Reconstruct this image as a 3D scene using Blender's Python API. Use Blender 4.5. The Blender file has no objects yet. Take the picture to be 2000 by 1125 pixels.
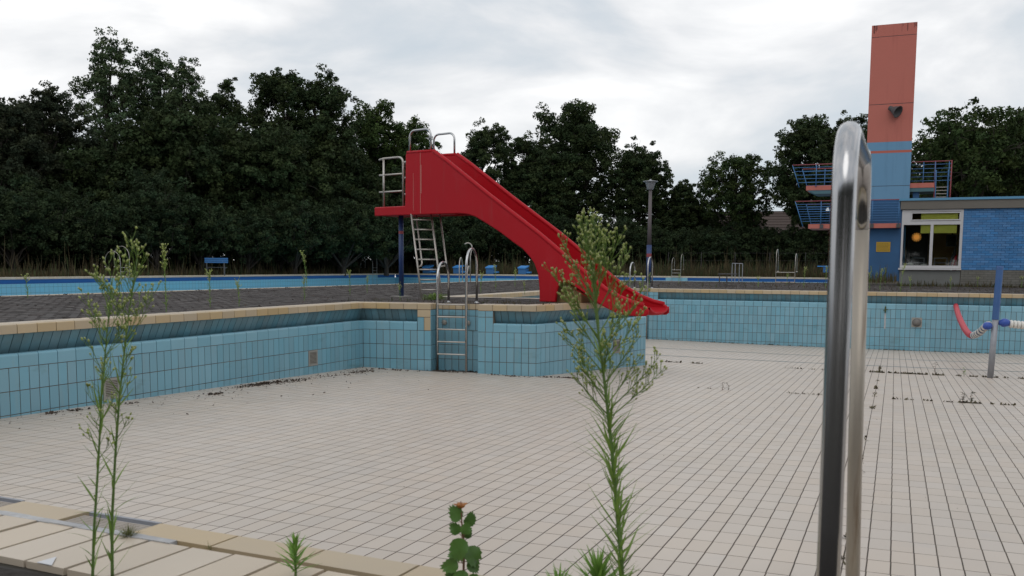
import bpy, bmesh, math, random
import numpy as np
from mathutils import Matrix, Vector

random.seed(7)
rng = np.random.default_rng(7)
scene = bpy.context.scene
COL = scene.collection
PI = math.pi

# ------------------------------------------------------------------ camera
CAM_Z = 1.1024          # the bottom of the tiled pool ledge is z = 0, the deck is z = 0.455
DZ = 0.455
pitch, roll = 0.0989, 0.0063
fwd = Vector((0, math.cos(pitch), -math.sin(pitch)))
up0 = Vector((0, math.sin(pitch), math.cos(pitch)))
rt0 = Vector((1, 0, 0))
rt = math.cos(roll) * rt0 + math.sin(roll) * up0
up = -math.sin(roll) * rt0 + math.cos(roll) * up0
cam = bpy.data.cameras.new("camera")
camo = bpy.data.objects.new("camera", cam)
COL.objects.link(camo)
m = Matrix.Identity(4)
for i in range(3):
    m[i][0], m[i][1], m[i][2] = rt[i], up[i], -fwd[i]
m[2][3] = CAM_Z
camo.matrix_world = m
cam.sensor_width = 36.0
cam.lens = 33.367
cam.shift_y = 0.07014
cam.clip_start = 0.05
cam.clip_end = 6000
cam.dof.use_dof = True
cam.dof.focus_distance = 15.0
cam.dof.aperture_fstop = 12.0
scene.camera = camo

# ------------------------------------------------------------------ light
SUN_EL, SUN_AZ = math.radians(50), math.radians(-168)     # azimuth from +Y, negative = left
world = bpy.data.worlds.new("World")
scene.world = world
world.use_nodes = True
wt = world.node_tree
wt.nodes.clear()
W = wt.nodes.new
wout = W('ShaderNodeOutputWorld')
bg = W('ShaderNodeBackground')
sky = W('ShaderNodeTexSky')
sky.sky_type = 'NISHITA'
sky.sun_disc = False
sky.sun_elevation = SUN_EL
sky.sun_rotation = SUN_AZ
skm = W('ShaderNodeMix'); skm.data_type = 'RGBA'; skm.blend_type = 'MULTIPLY'
skm.inputs['Factor'].default_value = 1.0
skm.inputs['B'].default_value = (1.0, 1.0, 1.0, 1)
wt.links.new(sky.outputs[0], skm.inputs['A'])
tc = W('ShaderNodeTexCoord')
SKYLOC = (2.7, 0.2, 1.3)
mp = W('ShaderNodeMapping'); mp.inputs['Scale'].default_value = (1.0, 1.0, 2.6)
mp.inputs['Location'].default_value = SKYLOC
wt.links.new(tc.outputs['Generated'], mp.inputs['Vector'])
n1 = W('ShaderNodeTexNoise'); n1.inputs['Scale'].default_value = 3.3; n1.inputs['Detail'].default_value = 7
n1.inputs['Roughness'].default_value = 0.52; n1.inputs['Distortion'].default_value = 0.35
wt.links.new(mp.outputs[0], n1.inputs['Vector'])
cr = W('ShaderNodeValToRGB')
els = cr.color_ramp.elements
els[0].position = 0.34; els[0].color = (6.0, 6.75, 7.4, 1)
els[1].position = 0.63; els[1].color = (10.9, 10.85, 10.8, 1)
e = els.new(0.45); e.color = (7.3, 7.7, 8.1, 1)
e = els.new(0.53); e.color = (8.8, 8.9, 9.05, 1)
wt.links.new(n1.outputs['Fac'], cr.inputs['Fac'])
mx = W('ShaderNodeMix'); mx.data_type = 'RGBA'; mx.inputs['Factor'].default_value = 0.93
wt.links.new(skm.outputs['Result'], mx.inputs['A'])
wt.links.new(cr.outputs['Color'], mx.inputs['B'])
wt.links.new(mx.outputs['Result'], bg.inputs['Color'])
bg.inputs['Strength'].default_value = 0.10
wt.links.new(bg.outputs[0], wout.inputs['Surface'])

sun = bpy.data.lights.new("sun", 'SUN')
sun.energy = 0.5
sun.angle = math.radians(40)
sun.color = (1.0, 0.97, 0.92)
suno = bpy.data.objects.new("sun", sun)
COL.objects.link(suno)
sd_ = Vector((math.sin(SUN_AZ) * math.cos(SUN_EL), math.cos(SUN_AZ) * math.cos(SUN_EL), math.sin(SUN_EL)))
suno.rotation_euler = sd_.to_track_quat('Z', 'Y').to_euler()

scene.view_settings.view_transform = 'Standard'
scene.view_settings.look = 'None'
scene.view_settings.exposure = 0.0
scene.view_settings.gamma = 1.0
scene.view_settings.use_curve_mapping = False
scene.cycles.max_bounces = 8
scene.cycles.diffuse_bounces = 4
scene.cycles.transparent_max_bounces = 8
scene.cycles.use_denoising = True

# ------------------------------------------------------------------ frames
TH = 0.3952
Uv = Vector((math.cos(TH), -math.sin(TH), 0))
Vv = Vector((math.sin(TH), math.cos(TH), 0))
ZV = Vector((0, 0, 1))
def P(u, v, z=DZ):
    return Uv * u + Vv * v + Vector((0, 0, z))
def uv_of(p):
    return p.dot(Uv), p.dot(Vv)
FQ = (-0.448136, 0.004619, -0.015517, 0.001133, -0.000295, 0.0)
_q = FQ
def floor_z(u, v):
    return -0.448136 + 0.004619 * u - 0.015517 * v + 0.001133 * u * u - 0.000295 * v * v + FUV * u * v
FUV = -0.000186

# ------------------------------------------------------------------ materials
def nd(t, kind, **kw):
    n = t.nodes.new(kind)
    for k, v in kw.items():
        n.inputs[k].default_value = v
    return n

def mat(name, base, rough=0.6, var=0.0, noise=None, metallic=0.0, spec=0.5, bump=None, dirt=None, attr=False, coat=0.0, hue=0.0, transl=0.0, streak=None, blotch=None):
    """base colour; var: random value spread per piece; noise=(scale, amount, colour): mottling;
    dirt=(scale, threshold, colour, amount): stains; bump=(scale, strength)"""
    M = bpy.data.materials.new(name)
    M.use_nodes = True
    t = M.node_tree
    b = t.nodes['Principled BSDF']
    b.inputs['Roughness'].default_value = rough
    b.inputs['Metallic'].default_value = metallic
    b.inputs['Specular IOR Level'].default_value = spec
    if coat:
        b.inputs['Coat Weight'].default_value = coat
        b.inputs['Coat Roughness'].default_value = 0.15
    col = nd(t, 'ShaderNodeRGB'); col.outputs[0].default_value = (*base, 1)
    cur = col.outputs[0]
    geo = t.nodes.new('ShaderNodeNewGeometry')
    if noise or dirt or bump or streak or blotch:
        tcn = t.nodes.new('ShaderNodeTexCoord')
        pos = geo.outputs['Position']
    if noise:
        n = nd(t, 'ShaderNodeTexNoise', Scale=noise[0], Detail=5.0, Roughness=0.6)
        t.links.new(pos, n.inputs['Vector'])
        mr = nd(t, 'ShaderNodeMapRange'); mr.inputs['From Min'].default_value = 0.35; mr.inputs['From Max'].default_value = 0.7
        mr.inputs['To Max'].default_value = noise[1]
        t.links.new(n.outputs['Fac'], mr.inputs['Value'])
        mxn = t.nodes.new('ShaderNodeMix'); mxn.data_type = 'RGBA'
        t.links.new(mr.outputs[0], mxn.inputs['Factor'])
        t.links.new(cur, mxn.inputs['A']); mxn.inputs['B'].default_value = (*noise[2], 1)
        cur = mxn.outputs['Result']
    if dirt:
        n = nd(t, 'ShaderNodeTexNoise', Scale=dirt[0], Detail=8.0, Roughness=0.7)
        t.links.new(pos, n.inputs['Vector'])
        mr = nd(t, 'ShaderNodeMapRange'); mr.inputs['From Min'].default_value = dirt[1]; mr.inputs['From Max'].default_value = dirt[1] + 0.12
        mr.inputs['To Max'].default_value = dirt[3]
        t.links.new(n.outputs['Fac'], mr.inputs['Value'])
        mxn = t.nodes.new('ShaderNodeMix'); mxn.data_type = 'RGBA'
        t.links.new(mr.outputs[0], mxn.inputs['Factor'])
        t.links.new(cur, mxn.inputs['A']); mxn.inputs['B'].default_value = (*dirt[2], 1)
        cur = mxn.outputs['Result']
    for kind_, q in (('streak', streak), ('blotch', blotch)):
        if not q: continue
        mpn = t.nodes.new('ShaderNodeMapping'); mpn.inputs['Scale'].default_value = q[0]
        t.links.new(pos, mpn.inputs['Vector'])
        n = nd(t, 'ShaderNodeTexNoise', Scale=1.0, Detail=6.0, Roughness=0.62, Distortion=0.2)
        t.links.new(mpn.outputs[0], n.inputs['Vector'])
        mr = nd(t, 'ShaderNodeMapRange'); mr.inputs['From Min'].default_value = q[1]; mr.inputs['From Max'].default_value = q[1] + q[4]
        mr.inputs['To Max'].default_value = q[3]
        t.links.new(n.outputs['Fac'], mr.inputs['Value'])
        mxn = t.nodes.new('ShaderNodeMix'); mxn.data_type = 'RGBA'
        t.links.new(mr.outputs[0], mxn.inputs['Factor'])
        t.links.new(cur, mxn.inputs['A']); mxn.inputs['B'].default_value = (*q[2], 1)
        cur = mxn.outputs['Result']
    if var:
        oi = t.nodes.new('ShaderNodeObjectInfo')
        ad = t.nodes.new('ShaderNodeMath'); ad.operation = 'ADD'
        t.links.new(oi.outputs['Random'], ad.inputs[0]); t.links.new(geo.outputs['Random Per Island'], ad.inputs[1])
        fr = t.nodes.new('ShaderNodeMath'); fr.operation = 'FRACT'
        t.links.new(ad.outputs[0], fr.inputs[0])
        hs = t.nodes.new('ShaderNodeHueSaturation')
        mr = nd(t, 'ShaderNodeMapRange'); mr.inputs['To Min'].default_value = 1 - var; mr.inputs['To Max'].default_value = 1 + var
        t.links.new(fr.outputs[0], mr.inputs['Value'])
        t.links.new(mr.outputs[0], hs.inputs['Value'])
        if hue:
            m2 = t.nodes.new('ShaderNodeMath'); m2.operation = 'MULTIPLY'; m2.inputs[1].default_value = 7.31
            t.links.new(fr.outputs[0], m2.inputs[0])
            f2 = t.nodes.new('ShaderNodeMath'); f2.operation = 'FRACT'; t.links.new(m2.outputs[0], f2.inputs[0])
            m3 = nd(t, 'ShaderNodeMapRange'); m3.inputs['To Min'].default_value = 1 - hue; m3.inputs['To Max'].default_value = 1 + hue
            t.links.new(f2.outputs[0], m3.inputs['Value']); t.links.new(m3.outputs[0], hs.inputs['Saturation'])
        t.links.new(cur, hs.inputs['Color'])
        cur = hs.outputs[0]
    if attr:
        at = t.nodes.new('ShaderNodeAttribute'); at.attribute_name = 'tint'
        mxn = t.nodes.new('ShaderNodeMix'); mxn.data_type = 'RGBA'; mxn.blend_type = 'MULTIPLY'; mxn.inputs['Factor'].default_value = 1
        t.links.new(cur, mxn.inputs['A']); t.links.new(at.outputs['Color'], mxn.inputs['B'])
        cur = mxn.outputs['Result']
    t.links.new(cur, b.inputs['Base Color'])
    if transl:
        tr = t.nodes.new('ShaderNodeBsdfTranslucent')
        t.links.new(cur, tr.inputs['Color'])
        ms = t.nodes.new('ShaderNodeMixShader'); ms.inputs[0].default_value = transl
        t.links.new(b.outputs[0], ms.inputs[1]); t.links.new(tr.outputs[0], ms.inputs[2])
        t.links.new(ms.outputs[0], t.nodes['Material Output'].inputs['Surface'])
    if bump:
        n = nd(t, 'ShaderNodeTexNoise', Scale=bump[0], Detail=6.0)
        t.links.new(pos, n.inputs['Vector'])
        bp = nd(t, 'ShaderNodeBump', Strength=bump[1]); bp.inputs['Distance'].default_value = 0.01
        t.links.new(n.outputs['Fac'], bp.inputs['Height'])
        t.links.new(bp.outputs[0], b.inputs['Normal'])
    return M

M = {}
M['floor_tile'] = mat('floor_tile', (0.515, 0.445, 0.378), 0.42, var=0.04, hue=0.10, streak=((.33, .33, .33), .50, (0.43, 0.375, 0.315), .55, .22), blotch=((2.2, 2.2, 2.2), .60, (0.44, 0.40, 0.365), .5, .14), noise=(0.7, 0.6, (0.48, 0.425, 0.375)), dirt=(26.0, 0.655, (0.17, 0.15, 0.12), 0.75))
M['grout'] = mat('grout', (0.10, 0.078, 0.062), 0.9, noise=(3.0, 0.8, (0.06, 0.05, 0.042)), bump=(60, 0.4))
M['wall_grout'] = mat('wall_grout', (0.075, 0.06, 0.048), 0.9, noise=(2.0, 0.8, (0.22, 0.18, 0.13)))
M['blue_tile'] = mat('blue_tile', (0.19, 0.39, 0.49), 0.28, streak=((9, 9, 1.1), .56, (0.27, 0.36, 0.38), .35, .16), blotch=((1.7, 1.7, 5.0), .60, (0.10, 0.19, 0.20), .5, .15), var=0.07, hue=0.06, noise=(1.3, 0.5, (0.18, 0.355, 0.43)), dirt=(5.0, 0.66, (0.22, 0.29, 0.31), 0.5))
M['pale_blue_tile'] = mat('pale_blue_tile', (0.205, 0.415, 0.52), 0.28, streak=((7, 7, 1.0), .58, (0.28, 0.36, 0.38), .4, .15), var=0.05, hue=0.05, noise=(2.0, 0.5, (0.195, 0.38, 0.46)))
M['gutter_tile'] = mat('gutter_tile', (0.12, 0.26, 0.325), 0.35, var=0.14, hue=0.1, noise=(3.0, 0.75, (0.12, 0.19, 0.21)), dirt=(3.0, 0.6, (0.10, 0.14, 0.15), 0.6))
M['coping_tile'] = mat('coping_tile', (0.475, 0.365, 0.22), 0.38, var=0.08, hue=0.18, noise=(6.0, 0.4, (0.42, 0.34, 0.245)), dirt=(7.0, 0.68, (0.2, 0.16, 0.11), 0.6))
M['edge_tile'] = mat('edge_tile', (0.52, 0.435, 0.335), 0.4, var=0.04, hue=0.15, noise=(4.0, 0.4, (0.47, 0.385, 0.285)), dirt=(9.0, 0.68, (0.3, 0.25, 0.18), 0.4))
M['sealant'] = mat('sealant', (0.34, 0.34, 0.35), 0.6, noise=(14.0, 0.9, (0.50, 0.50, 0.50)), bump=(60, 0.5))
M['worn_tile'] = mat('worn_tile', (0.40, 0.36, 0.32), 0.7, noise=(18.0, 0.7, (0.30, 0.26, 0.22)))
M['white_chip'] = mat('white_chip', (0.58, 0.59, 0.61), 0.5, dirt=(60.0, 0.62, (0.2, 0.18, 0.15), 0.8))
M['soil'] = mat('soil', (0.035, 0.030, 0.026), 0.95, noise=(20.0, 0.8, (0.018, 0.015, 0.012)), bump=(45, 1.0))
M['paver'] = mat('paver', (0.062, 0.052, 0.049), 0.85, var=0.18, hue=0.2, noise=(1.2, 0.7, (0.045, 0.039, 0.037)), dirt=(2.5, 0.62, (0.075, 0.055, 0.04), 0.6), bump=(30, 0.6))
M['paver_joint'] = mat('paver_joint', (0.03, 0.026, 0.022), 0.95, noise=(3.0, 0.7, (0.045, 0.042, 0.026)), bump=(25, 0.8))
M['grass_ground'] = mat('grass_ground', (0.045, 0.036, 0.02), 0.95, noise=(0.5, 0.8, (0.06, 0.04, 0.024)), bump=(8, 0.8))
M['red'] = mat('red', (0.405, 0.006, 0.014), 0.5, spec=0.2, streak=((7, 7, .7), .585, (0.33, 0.03, 0.034), .5, .15), blotch=((1.1, 1.1, 1.6), .57, (0.41, 0.018, 0.028), .6, .18), noise=(1.4, 0.5, (0.37, 0.006, 0.013)), dirt=(3.5, 0.70, (0.36, 0.05, 0.06), 0.4))
M['red_scratch'] = mat('red_scratch', (0.55, 0.30, 0.25), 0.6)
M['steel'] = mat('steel', (0.50, 0.50, 0.50), 0.24, metallic=1.0, noise=(9.0, 0.5, (0.40, 0.40, 0.41)))
M['hand_steel'] = mat('hand_steel', (0.43, 0.43, 0.44), 0.2, metallic=1.0, streak=((90, 90, 2.5), .55, (0.30, 0.29, 0.28), .6, .15), dirt=(70.0, 0.66, (0.25, 0.23, 0.2), 0.5))
M['reflection_tint_steel'] = mat('reflection_tint_steel', (0.40, 0.355, 0.30), 0.45, metallic=0.6, streak=((60, 60, 5), .55, (0.22, 0.16, 0.11), .8, .15))  # beige tone and brown streaks put the pool floor's reflection into the colour
M['dull_steel'] = mat('dull_steel', (0.50, 0.48, 0.45), 0.5, metallic=0.85, noise=(7.0, 0.7, (0.36, 0.30, 0.24)))
M['navy'] = mat('navy', (0.012, 0.035, 0.13), 0.45, noise=(4.0, 0.5, (0.022, 0.055, 0.15)))
M['pole_blue'] = mat('pole_blue', (0.032, 0.095, 0.27), 0.5, noise=(4.0, 0.5, (0.06, 0.14, 0.3)))
M['galv'] = mat('galv', (0.33, 0.34, 0.37), 0.55, metallic=0.3, noise=(9.0, 0.6, (0.25, 0.26, 0.29)))
M['dark_grey'] = mat('dark_grey', (0.07, 0.068, 0.07), 0.7)
M['lamp_grey'] = mat('lamp_grey', (0.30, 0.31, 0.33), 0.5)
M['lamp_post'] = mat('lamp_post', (0.12, 0.10, 0.105), 0.6)
M['black'] = mat('black', (0.012, 0.012, 0.013), 0.6)
M['far_blue'] = mat('far_blue', (0.012, 0.10, 0.34), 0.4, noise=(0.4, 0.4, (0.012, 0.08, 0.28)))
M['block_blue'] = mat('block_blue', (0.05, 0.24, 0.58), 0.5)
M['board_blue'] = mat('board_blue', (0.03, 0.13, 0.32), 0.6)
M['salmon'] = mat('salmon', (0.49, 0.145, 0.11), 0.8, streak=((3.2, 3.2, .22), .55, (0.36, 0.10, 0.078), .5, .17), noise=(0.9, 0.5, (0.45, 0.14, 0.105)), bump=(12, 0.25), dirt=(1.6, 0.70, (0.2, 0.06, 0.05), 0.5))
M['tower_stain'] = mat('tower_stain', (0.16, 0.055, 0.045), 0.9, noise=(3.0, 0.8, (0.34, 0.1, 0.08)))
M['tower_blue'] = mat('tower_blue', (0.135, 0.28, 0.43), 0.75, streak=((3.2, 3.2, .22), .55, (0.095, 0.20, 0.31), .5, .17), noise=(0.9, 0.5, (0.12, 0.26, 0.41)), bump=(12, 0.25), dirt=(1.3, 0.66, (0.06, 0.14, 0.24), 0.45))
M['stripe'] = mat('stripe', (0.46, 0.12, 0.085), 0.8)
M['base_blue'] = mat('base_blue', (0.03, 0.10, 0.225), 0.8, noise=(1.2, 0.6, (0.026, 0.075, 0.165)))
M['rail_blue'] = mat('rail_blue', (0.055, 0.17, 0.36), 0.5)
M['rail_red'] = mat('rail_red', (0.26, 0.05, 0.06), 0.5)
M['slab_teal'] = mat('slab_teal', (0.10, 0.19, 0.22), 0.8)
M['brick_blue'] = mat('brick_blue', (0.055, 0.195, 0.43), 0.6, streak=((3.0, 3.0, .5), .56, (0.045, 0.14, 0.29), .55, .16), blotch=((2.5, 2.5, 2.5), .64, (0.13, 0.22, 0.34), .5, .1), var=0.14, hue=0.05, noise=(1.2, 0.4, (0.045, 0.15, 0.33)))
M['brick_joint_blue'] = mat('brick_joint_blue', (0.028, 0.10, 0.24), 0.85)
M['brick_grey'] = mat('brick_grey', (0.155, 0.15, 0.135), 0.8, var=0.08, noise=(2.0, 0.5, (0.12, 0.11, 0.09)))
M['brick_joint_grey'] = mat('brick_joint_grey', (0.10, 0.095, 0.085), 0.9)
M['panel_grey'] = mat('panel_grey', (0.155, 0.16, 0.155), 0.85, noise=(2.0, 0.5, (0.125, 0.125, 0.115)), dirt=(3.0, 0.62, (0.07, 0.065, 0.05), 0.5))
M['fascia'] = mat('fascia', (0.16, 0.145, 0.125), 0.85, noise=(1.5, 0.5, (0.13, 0.12, 0.105)))
M['roof_blue'] = mat('roof_blue', (0.10, 0.27, 0.43), 0.6)
M['frame_white'] = mat('frame_white', (0.52, 0.51, 0.52), 0.55, noise=(3.0, 0.4, (0.44, 0.42, 0.41)))
M['blind'] = mat('blind', (0.78, 0.74, 0.13), 0.8, noise=(9.0, 0.4, (0.66, 0.62, 0.12)))
M['interior'] = mat('interior', (0.30, 0.20, 0.12), 0.9)
M['interior_ochre'] = mat('interior_ochre', (0.55, 0.34, 0.12), 0.9)
M['interior_blue'] = mat('interior_blue', (0.10, 0.22, 0.34), 0.9)
M['orange'] = mat('orange', (0.75, 0.30, 0.03), 0.6)
M['sign_yellow'] = mat('sign_yellow', (0.42, 0.25, 0.015), 0.6)
M['sign_ink'] = mat('sign_ink', (0.10, 0.07, 0.02), 0.6)
M['white_plastic'] = mat('white_plastic', (0.72, 0.70, 0.66), 0.45, noise=(12, 0.5, (0.58, 0.55, 0.5)))
M['float_blue'] = mat('float_blue', (0.025, 0.075, 0.36), 0.4, noise=(10, 0.4, (0.05, 0.10, 0.38)))
M['float_navy'] = mat('float_navy', (0.04, 0.06, 0.14), 0.5)
M['float_red'] = mat('float_red', (0.47, 0.015, 0.035), 0.5, noise=(14, 0.5, (0.42, 0.02, 0.04)))
M['ball_grey'] = mat('ball_grey', (0.17, 0.16, 0.15), 0.6, noise=(10, 0.6, (0.12, 0.11, 0.10)))
M['beige_block'] = mat('beige_block', (0.24, 0.155, 0.07), 0.75, noise=(5, 0.5, (0.2, 0.13, 0.06)))
M['grille'] = mat('grille', (0.33, 0.32, 0.29), 0.6, metallic=0.2)
M['grille_dark'] = mat('grille_dark', (0.05, 0.05, 0.05), 0.9)
M['concrete'] = mat('concrete', (0.30, 0.29, 0.27), 0.9, noise=(2.0, 0.6, (0.2, 0.19, 0.17)))
M['roof_tile'] = mat('roof_tile', (0.06, 0.042, 0.036), 0.85, var=0.12)
M['house_brick'] = mat('house_brick', (0.16, 0.09, 0.07), 0.85, noise=(3, 0.5, (0.12, 0.07, 0.055)))
M['glass'] = mat('glass', (0.01, 0.012, 0.014), 0.06, spec=0.6)
M['bark'] = mat('bark', (0.055, 0.045, 0.036), 0.95, noise=(4.0, 0.6, (0.03, 0.026, 0.022)))
LEAF = dict(rough=0.75, attr=True, spec=0.12, transl=0.15)
M['leaf_oak'] = mat('leaf_oak', (0.036, 0.054, 0.021), **LEAF)
M['leaf_linden'] = mat('leaf_linden', (0.031, 0.047, 0.018), **LEAF)
M['leaf_poplar'] = mat('leaf_poplar', (0.062, 0.093, 0.044), **LEAF)
M['leaf_maple'] = mat('leaf_maple', (0.034, 0.043, 0.024), **LEAF)
M['leaf_open'] = mat('leaf_open', (0.038, 0.060, 0.019), **LEAF)
M['leaf_shrub'] = mat('leaf_shrub', (0.027, 0.043, 0.019), **LEAF)
M['leaf_hornbeam'] = mat('leaf_hornbeam', (0.046, 0.073, 0.021), **LEAF)
M['weed_stem'] = mat('weed_stem', (0.12, 0.21, 0.05), 0.6, noise=(30, 0.5, (0.10, 0.13, 0.04)))
M['weed_leaf'] = mat('weed_leaf', (0.19, 0.30, 0.06), 0.5, var=0.25, transl=0.4)
M['weed_bright'] = mat('weed_bright', (0.19, 0.34, 0.065), 0.5, var=0.2, transl=0.3)
M['weed_head'] = mat('weed_head', (0.40, 0.47, 0.14), 0.7, var=0.25, transl=0.35)
M['weed_tip'] = mat('weed_tip', (0.50, 0.50, 0.28), 0.8, var=0.15)
M['aspen_leaf'] = mat('aspen_leaf', (0.075, 0.165, 0.03), 0.42, var=0.3, transl=0.22, noise=(40, 0.4, (0.05, 0.105, 0.03)))
M['aspen_young'] = mat('aspen_young', (0.42, 0.17, 0.045), 0.5, transl=0.3)
M['aspen_stem'] = mat('aspen_stem', (0.16, 0.07, 0.04), 0.6)
M['far_weed'] = mat('far_weed', (0.060, 0.055, 0.026), 0.8, attr=True, transl=0.15)
M['dry_leaf'] = mat('dry_leaf', (0.055, 0.036, 0.024), 0.9, var=0.4)
M['moss'] = mat('moss', (0.095, 0.080, 0.042), 0.9, var=0.4)
M['tuft_green'] = mat('tuft_green', (0.14, 0.15, 0.055), 0.9, var=0.5, transl=.2)
M['moss_green'] = mat('moss_green', (0.07, 0.085, 0.03), 0.9, var=0.4)

# ------------------------------------------------------------------ object helpers
class MB:
    def __init__(s): s.v = []; s.f = []; s.mi = []
    def add(s, vs, fs, k=0):
        o = len(s.v)
        s.v += [tuple(a) for a in vs]
        s.f += [tuple(o + i for i in f) for f in fs]
        s.mi += [k] * len(fs)
    def box(s, x0, x1, y0, y1, z0, z1, T=None, k=0):
        vs = [Vector(p) for p in ((x0,y0,z0),(x1,y0,z0),(x1,y1,z0),(x0,y1,z0),(x0,y0,z1),(x1,y0,z1),(x1,y1,z1),(x0,y1,z1))]
        if T is not None: vs = [T @ p for p in vs]
        s.add(vs, [(0,3,2,1),(4,5,6,7),(0,1,5,4),(1,2,6,5),(2,3,7,6),(3,0,4,7)], k)
    def prism(s, poly, x0, x1, T=None, k=0):
        """polygon in (y, z), counter-clockwise seen from +x, swept along x"""
        n = len(poly)
        vs = [Vector((x0, y, z)) for y, z in poly] + [Vector((x1, y, z)) for y, z in poly]
        if T is not None: vs = [T @ p for p in vs]
        fs = [tuple(range(n))[::-1], tuple(range(n, 2 * n))]
        for i in range(n):
            j = (i + 1) % n
            fs.append((i, j, n + j, n + i))
        s.add(vs, fs, k)
    def tube(s, pts, r, seg=8, cap=True, k=0):
        pts = [Vector(p) for p in pts]
        n = len(pts)
        rs = r if isinstance(r, (list, tuple)) else [r] * n
        rings = []
        t0 = (pts[1] - pts[0]).normalized()
        ref = Vector((0, 0, 1)) if abs(t0.z) < 0.9 else Vector((1, 0, 0))
        nx = t0.cross(ref).normalized()
        for i in range(n):
            t = (pts[min(i + 1, n - 1)] - pts[max(i - 1, 0)])
            t = t.normalized() if t.length > 1e-9 else t0
            nx = (nx - t * nx.dot(t))
            nx = nx.normalized() if nx.length > 1e-6 else t.orthogonal().normalized()
            ny = t.cross(nx)
            rings.append([pts[i] + (nx * math.cos(2 * PI * a / seg) + ny * math.sin(2 * PI * a / seg)) * rs[i] for a in range(seg)])
        vs = [p for rg in rings for p in rg]
        fs = []
        for i in range(n - 1):
            for a in range(seg):
                b = (a + 1) % seg
                fs.append((i * seg + a, i * seg + b, (i + 1) * seg + b, (i + 1) * seg + a))
        if cap:
            fs.append(tuple(range(seg))[::-1]); fs.append(tuple((n - 1) * seg + a for a in range(seg)))
        s.add(vs, fs, k)
    def lathe(s, prof, seg=16, T=None, k=0):
        n = len(prof)
        vs = []
        for r, z in prof:
            for a in range(seg):
                vs.append(Vector((r * math.cos(2 * PI * a / seg), r * math.sin(2 * PI * a / seg), z)))
        if T is not None: vs = [T @ p for p in vs]
        fs = []
        for i in range(n - 1):
            for a in range(seg):
                b = (a + 1) % seg
                fs.append((i * seg + a, i * seg + b, (i + 1) * seg + b, (i + 1) * seg + a))
        fs.append(tuple(range(seg))[::-1]); fs.append(tuple((n - 1) * seg + a for a in range(seg)))
        s.add(vs, fs, k)
    def mesh(s, name, mats, smooth=False):
        me = bpy.data.meshes.new(name)
        me.from_pydata(s.v, [], s.f)
        for m_ in (mats if isinstance(mats, (list, tuple)) else [mats]): me.materials.append(m_)
        if any(s.mi): me.polygons.foreach_set('material_index', s.mi)
        if smooth:
            me.polygons.foreach_set('use_smooth', [True] * len(me.polygons))
        me.update()
        return me
    def build(s, name, mats, parent=None, mw=None, smooth=False):
        return link(name, s.mesh(name, mats, smooth), parent, mw)

def link(name, me, parent=None, mw=None):
    o = bpy.data.objects.new(name, me)
    COL.objects.link(o)
    if parent is not None: o.parent = parent
    if mw is not None: o.matrix_local = mw
    return o
def tag(o, label=None, cat=None, group=None, kind=None):
    if label: o['label'] = label
    if cat: o['category'] = cat
    if group: o['group'] = group
    if kind: o['kind'] = kind
    return o
def empty(name, label, cat, loc=(0, 0, 0), rz=0.0, group=None):
    o = bpy.data.objects.new(name, None)
    o.empty_display_size = 0.2
    COL.objects.link(o)
    o.location = loc; o.rotation_euler = (0, 0, rz)
    return tag(o, label, cat, group)
def copy_tree(root, loc, rz, label=None, scale=None):
    r = root.copy(); COL.objects.link(r)
    r.location = loc; r.rotation_euler = (0, 0, rz)
    if scale is not None: r.scale = (scale, scale, scale)
    if label: r['label'] = label
    for ch in root.children:
        c = ch.copy(); COL.objects.link(c); c.parent = r
        for g in ch.children:
            d = g.copy(); COL.objects.link(d); d.parent = c
    return r
def arc(c, r, a0, a1, n, ax, ay):
    c, ax, ay = Vector(c), Vector(ax), Vector(ay)
    return [c + ax * (r * math.cos(a0 + (a1 - a0) * i / n)) + ay * (r * math.sin(a0 + (a1 - a0) * i / n)) for i in range(n + 1)]
def bisect_me(me, planes):
    bm = bmesh.new(); bm.from_mesh(me)
    for co, no in planes:
        g = bm.verts[:] + bm.edges[:] + bm.faces[:]
        bmesh.ops.bisect_plane(bm, geom=g, plane_co=co, plane_no=no, clear_outer=True, dist=1e-5)
        ed = [e_ for e_ in bm.edges if e_.is_boundary]
        if ed: bmesh.ops.holes_fill(bm, edges=ed, sides=0)
    bm.to_mesh(me); bm.free()
    return me
_px = 1853.75
def to_px(p):
    d = Vector(p) - Vector((0, 0, CAM_Z))
    z = d.dot(fwd)
    if z < 0.05: return (-1e5, -1e5, z)
    return (1000 + _px * d.dot(rt) / z, 702.8 - _px * d.dot(up) / z, z)
def in_view(p, mg=20):
    x, y, z = to_px(p)
    return -mg < x < 2000 + mg and -mg < y < 1125 + mg

# ================================================================== SETTING: ground sheets with holes
def sheet(name, dom, holes, z, m_, polys=()):
    us = sorted({dom[0], dom[1]} | {h[i] for h in holes for i in (0, 1)})
    vs = sorted({dom[2], dom[3]} | {h[i] for h in holes for i in (2, 3)})
    us = [a for a in us if dom[0] <= a <= dom[1]]; vs = [a for a in vs if dom[2] <= a <= dom[3]]
    mb = MB()
    for i in range(len(us) - 1):
        for j in range(len(vs) - 1):
            cu, cv = (us[i] + us[i + 1]) / 2, (vs[j] + vs[j + 1]) / 2
            if any(h[0] < cu < h[1] and h[2] < cv < h[3] for h in holes): continue
            mb.add([P(us[i], vs[j], z), P(us[i + 1], vs[j], z), P(us[i + 1], vs[j + 1], z), P(us[i], vs[j + 1], z)], [(0, 1, 2, 3)])
    for poly in polys:
        mb.add([P(a, b, z) for a, b in poly], [tuple(range(len(poly)))])
    o = mb.build(name, m_)
    return tag(o, kind='structure')

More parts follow.
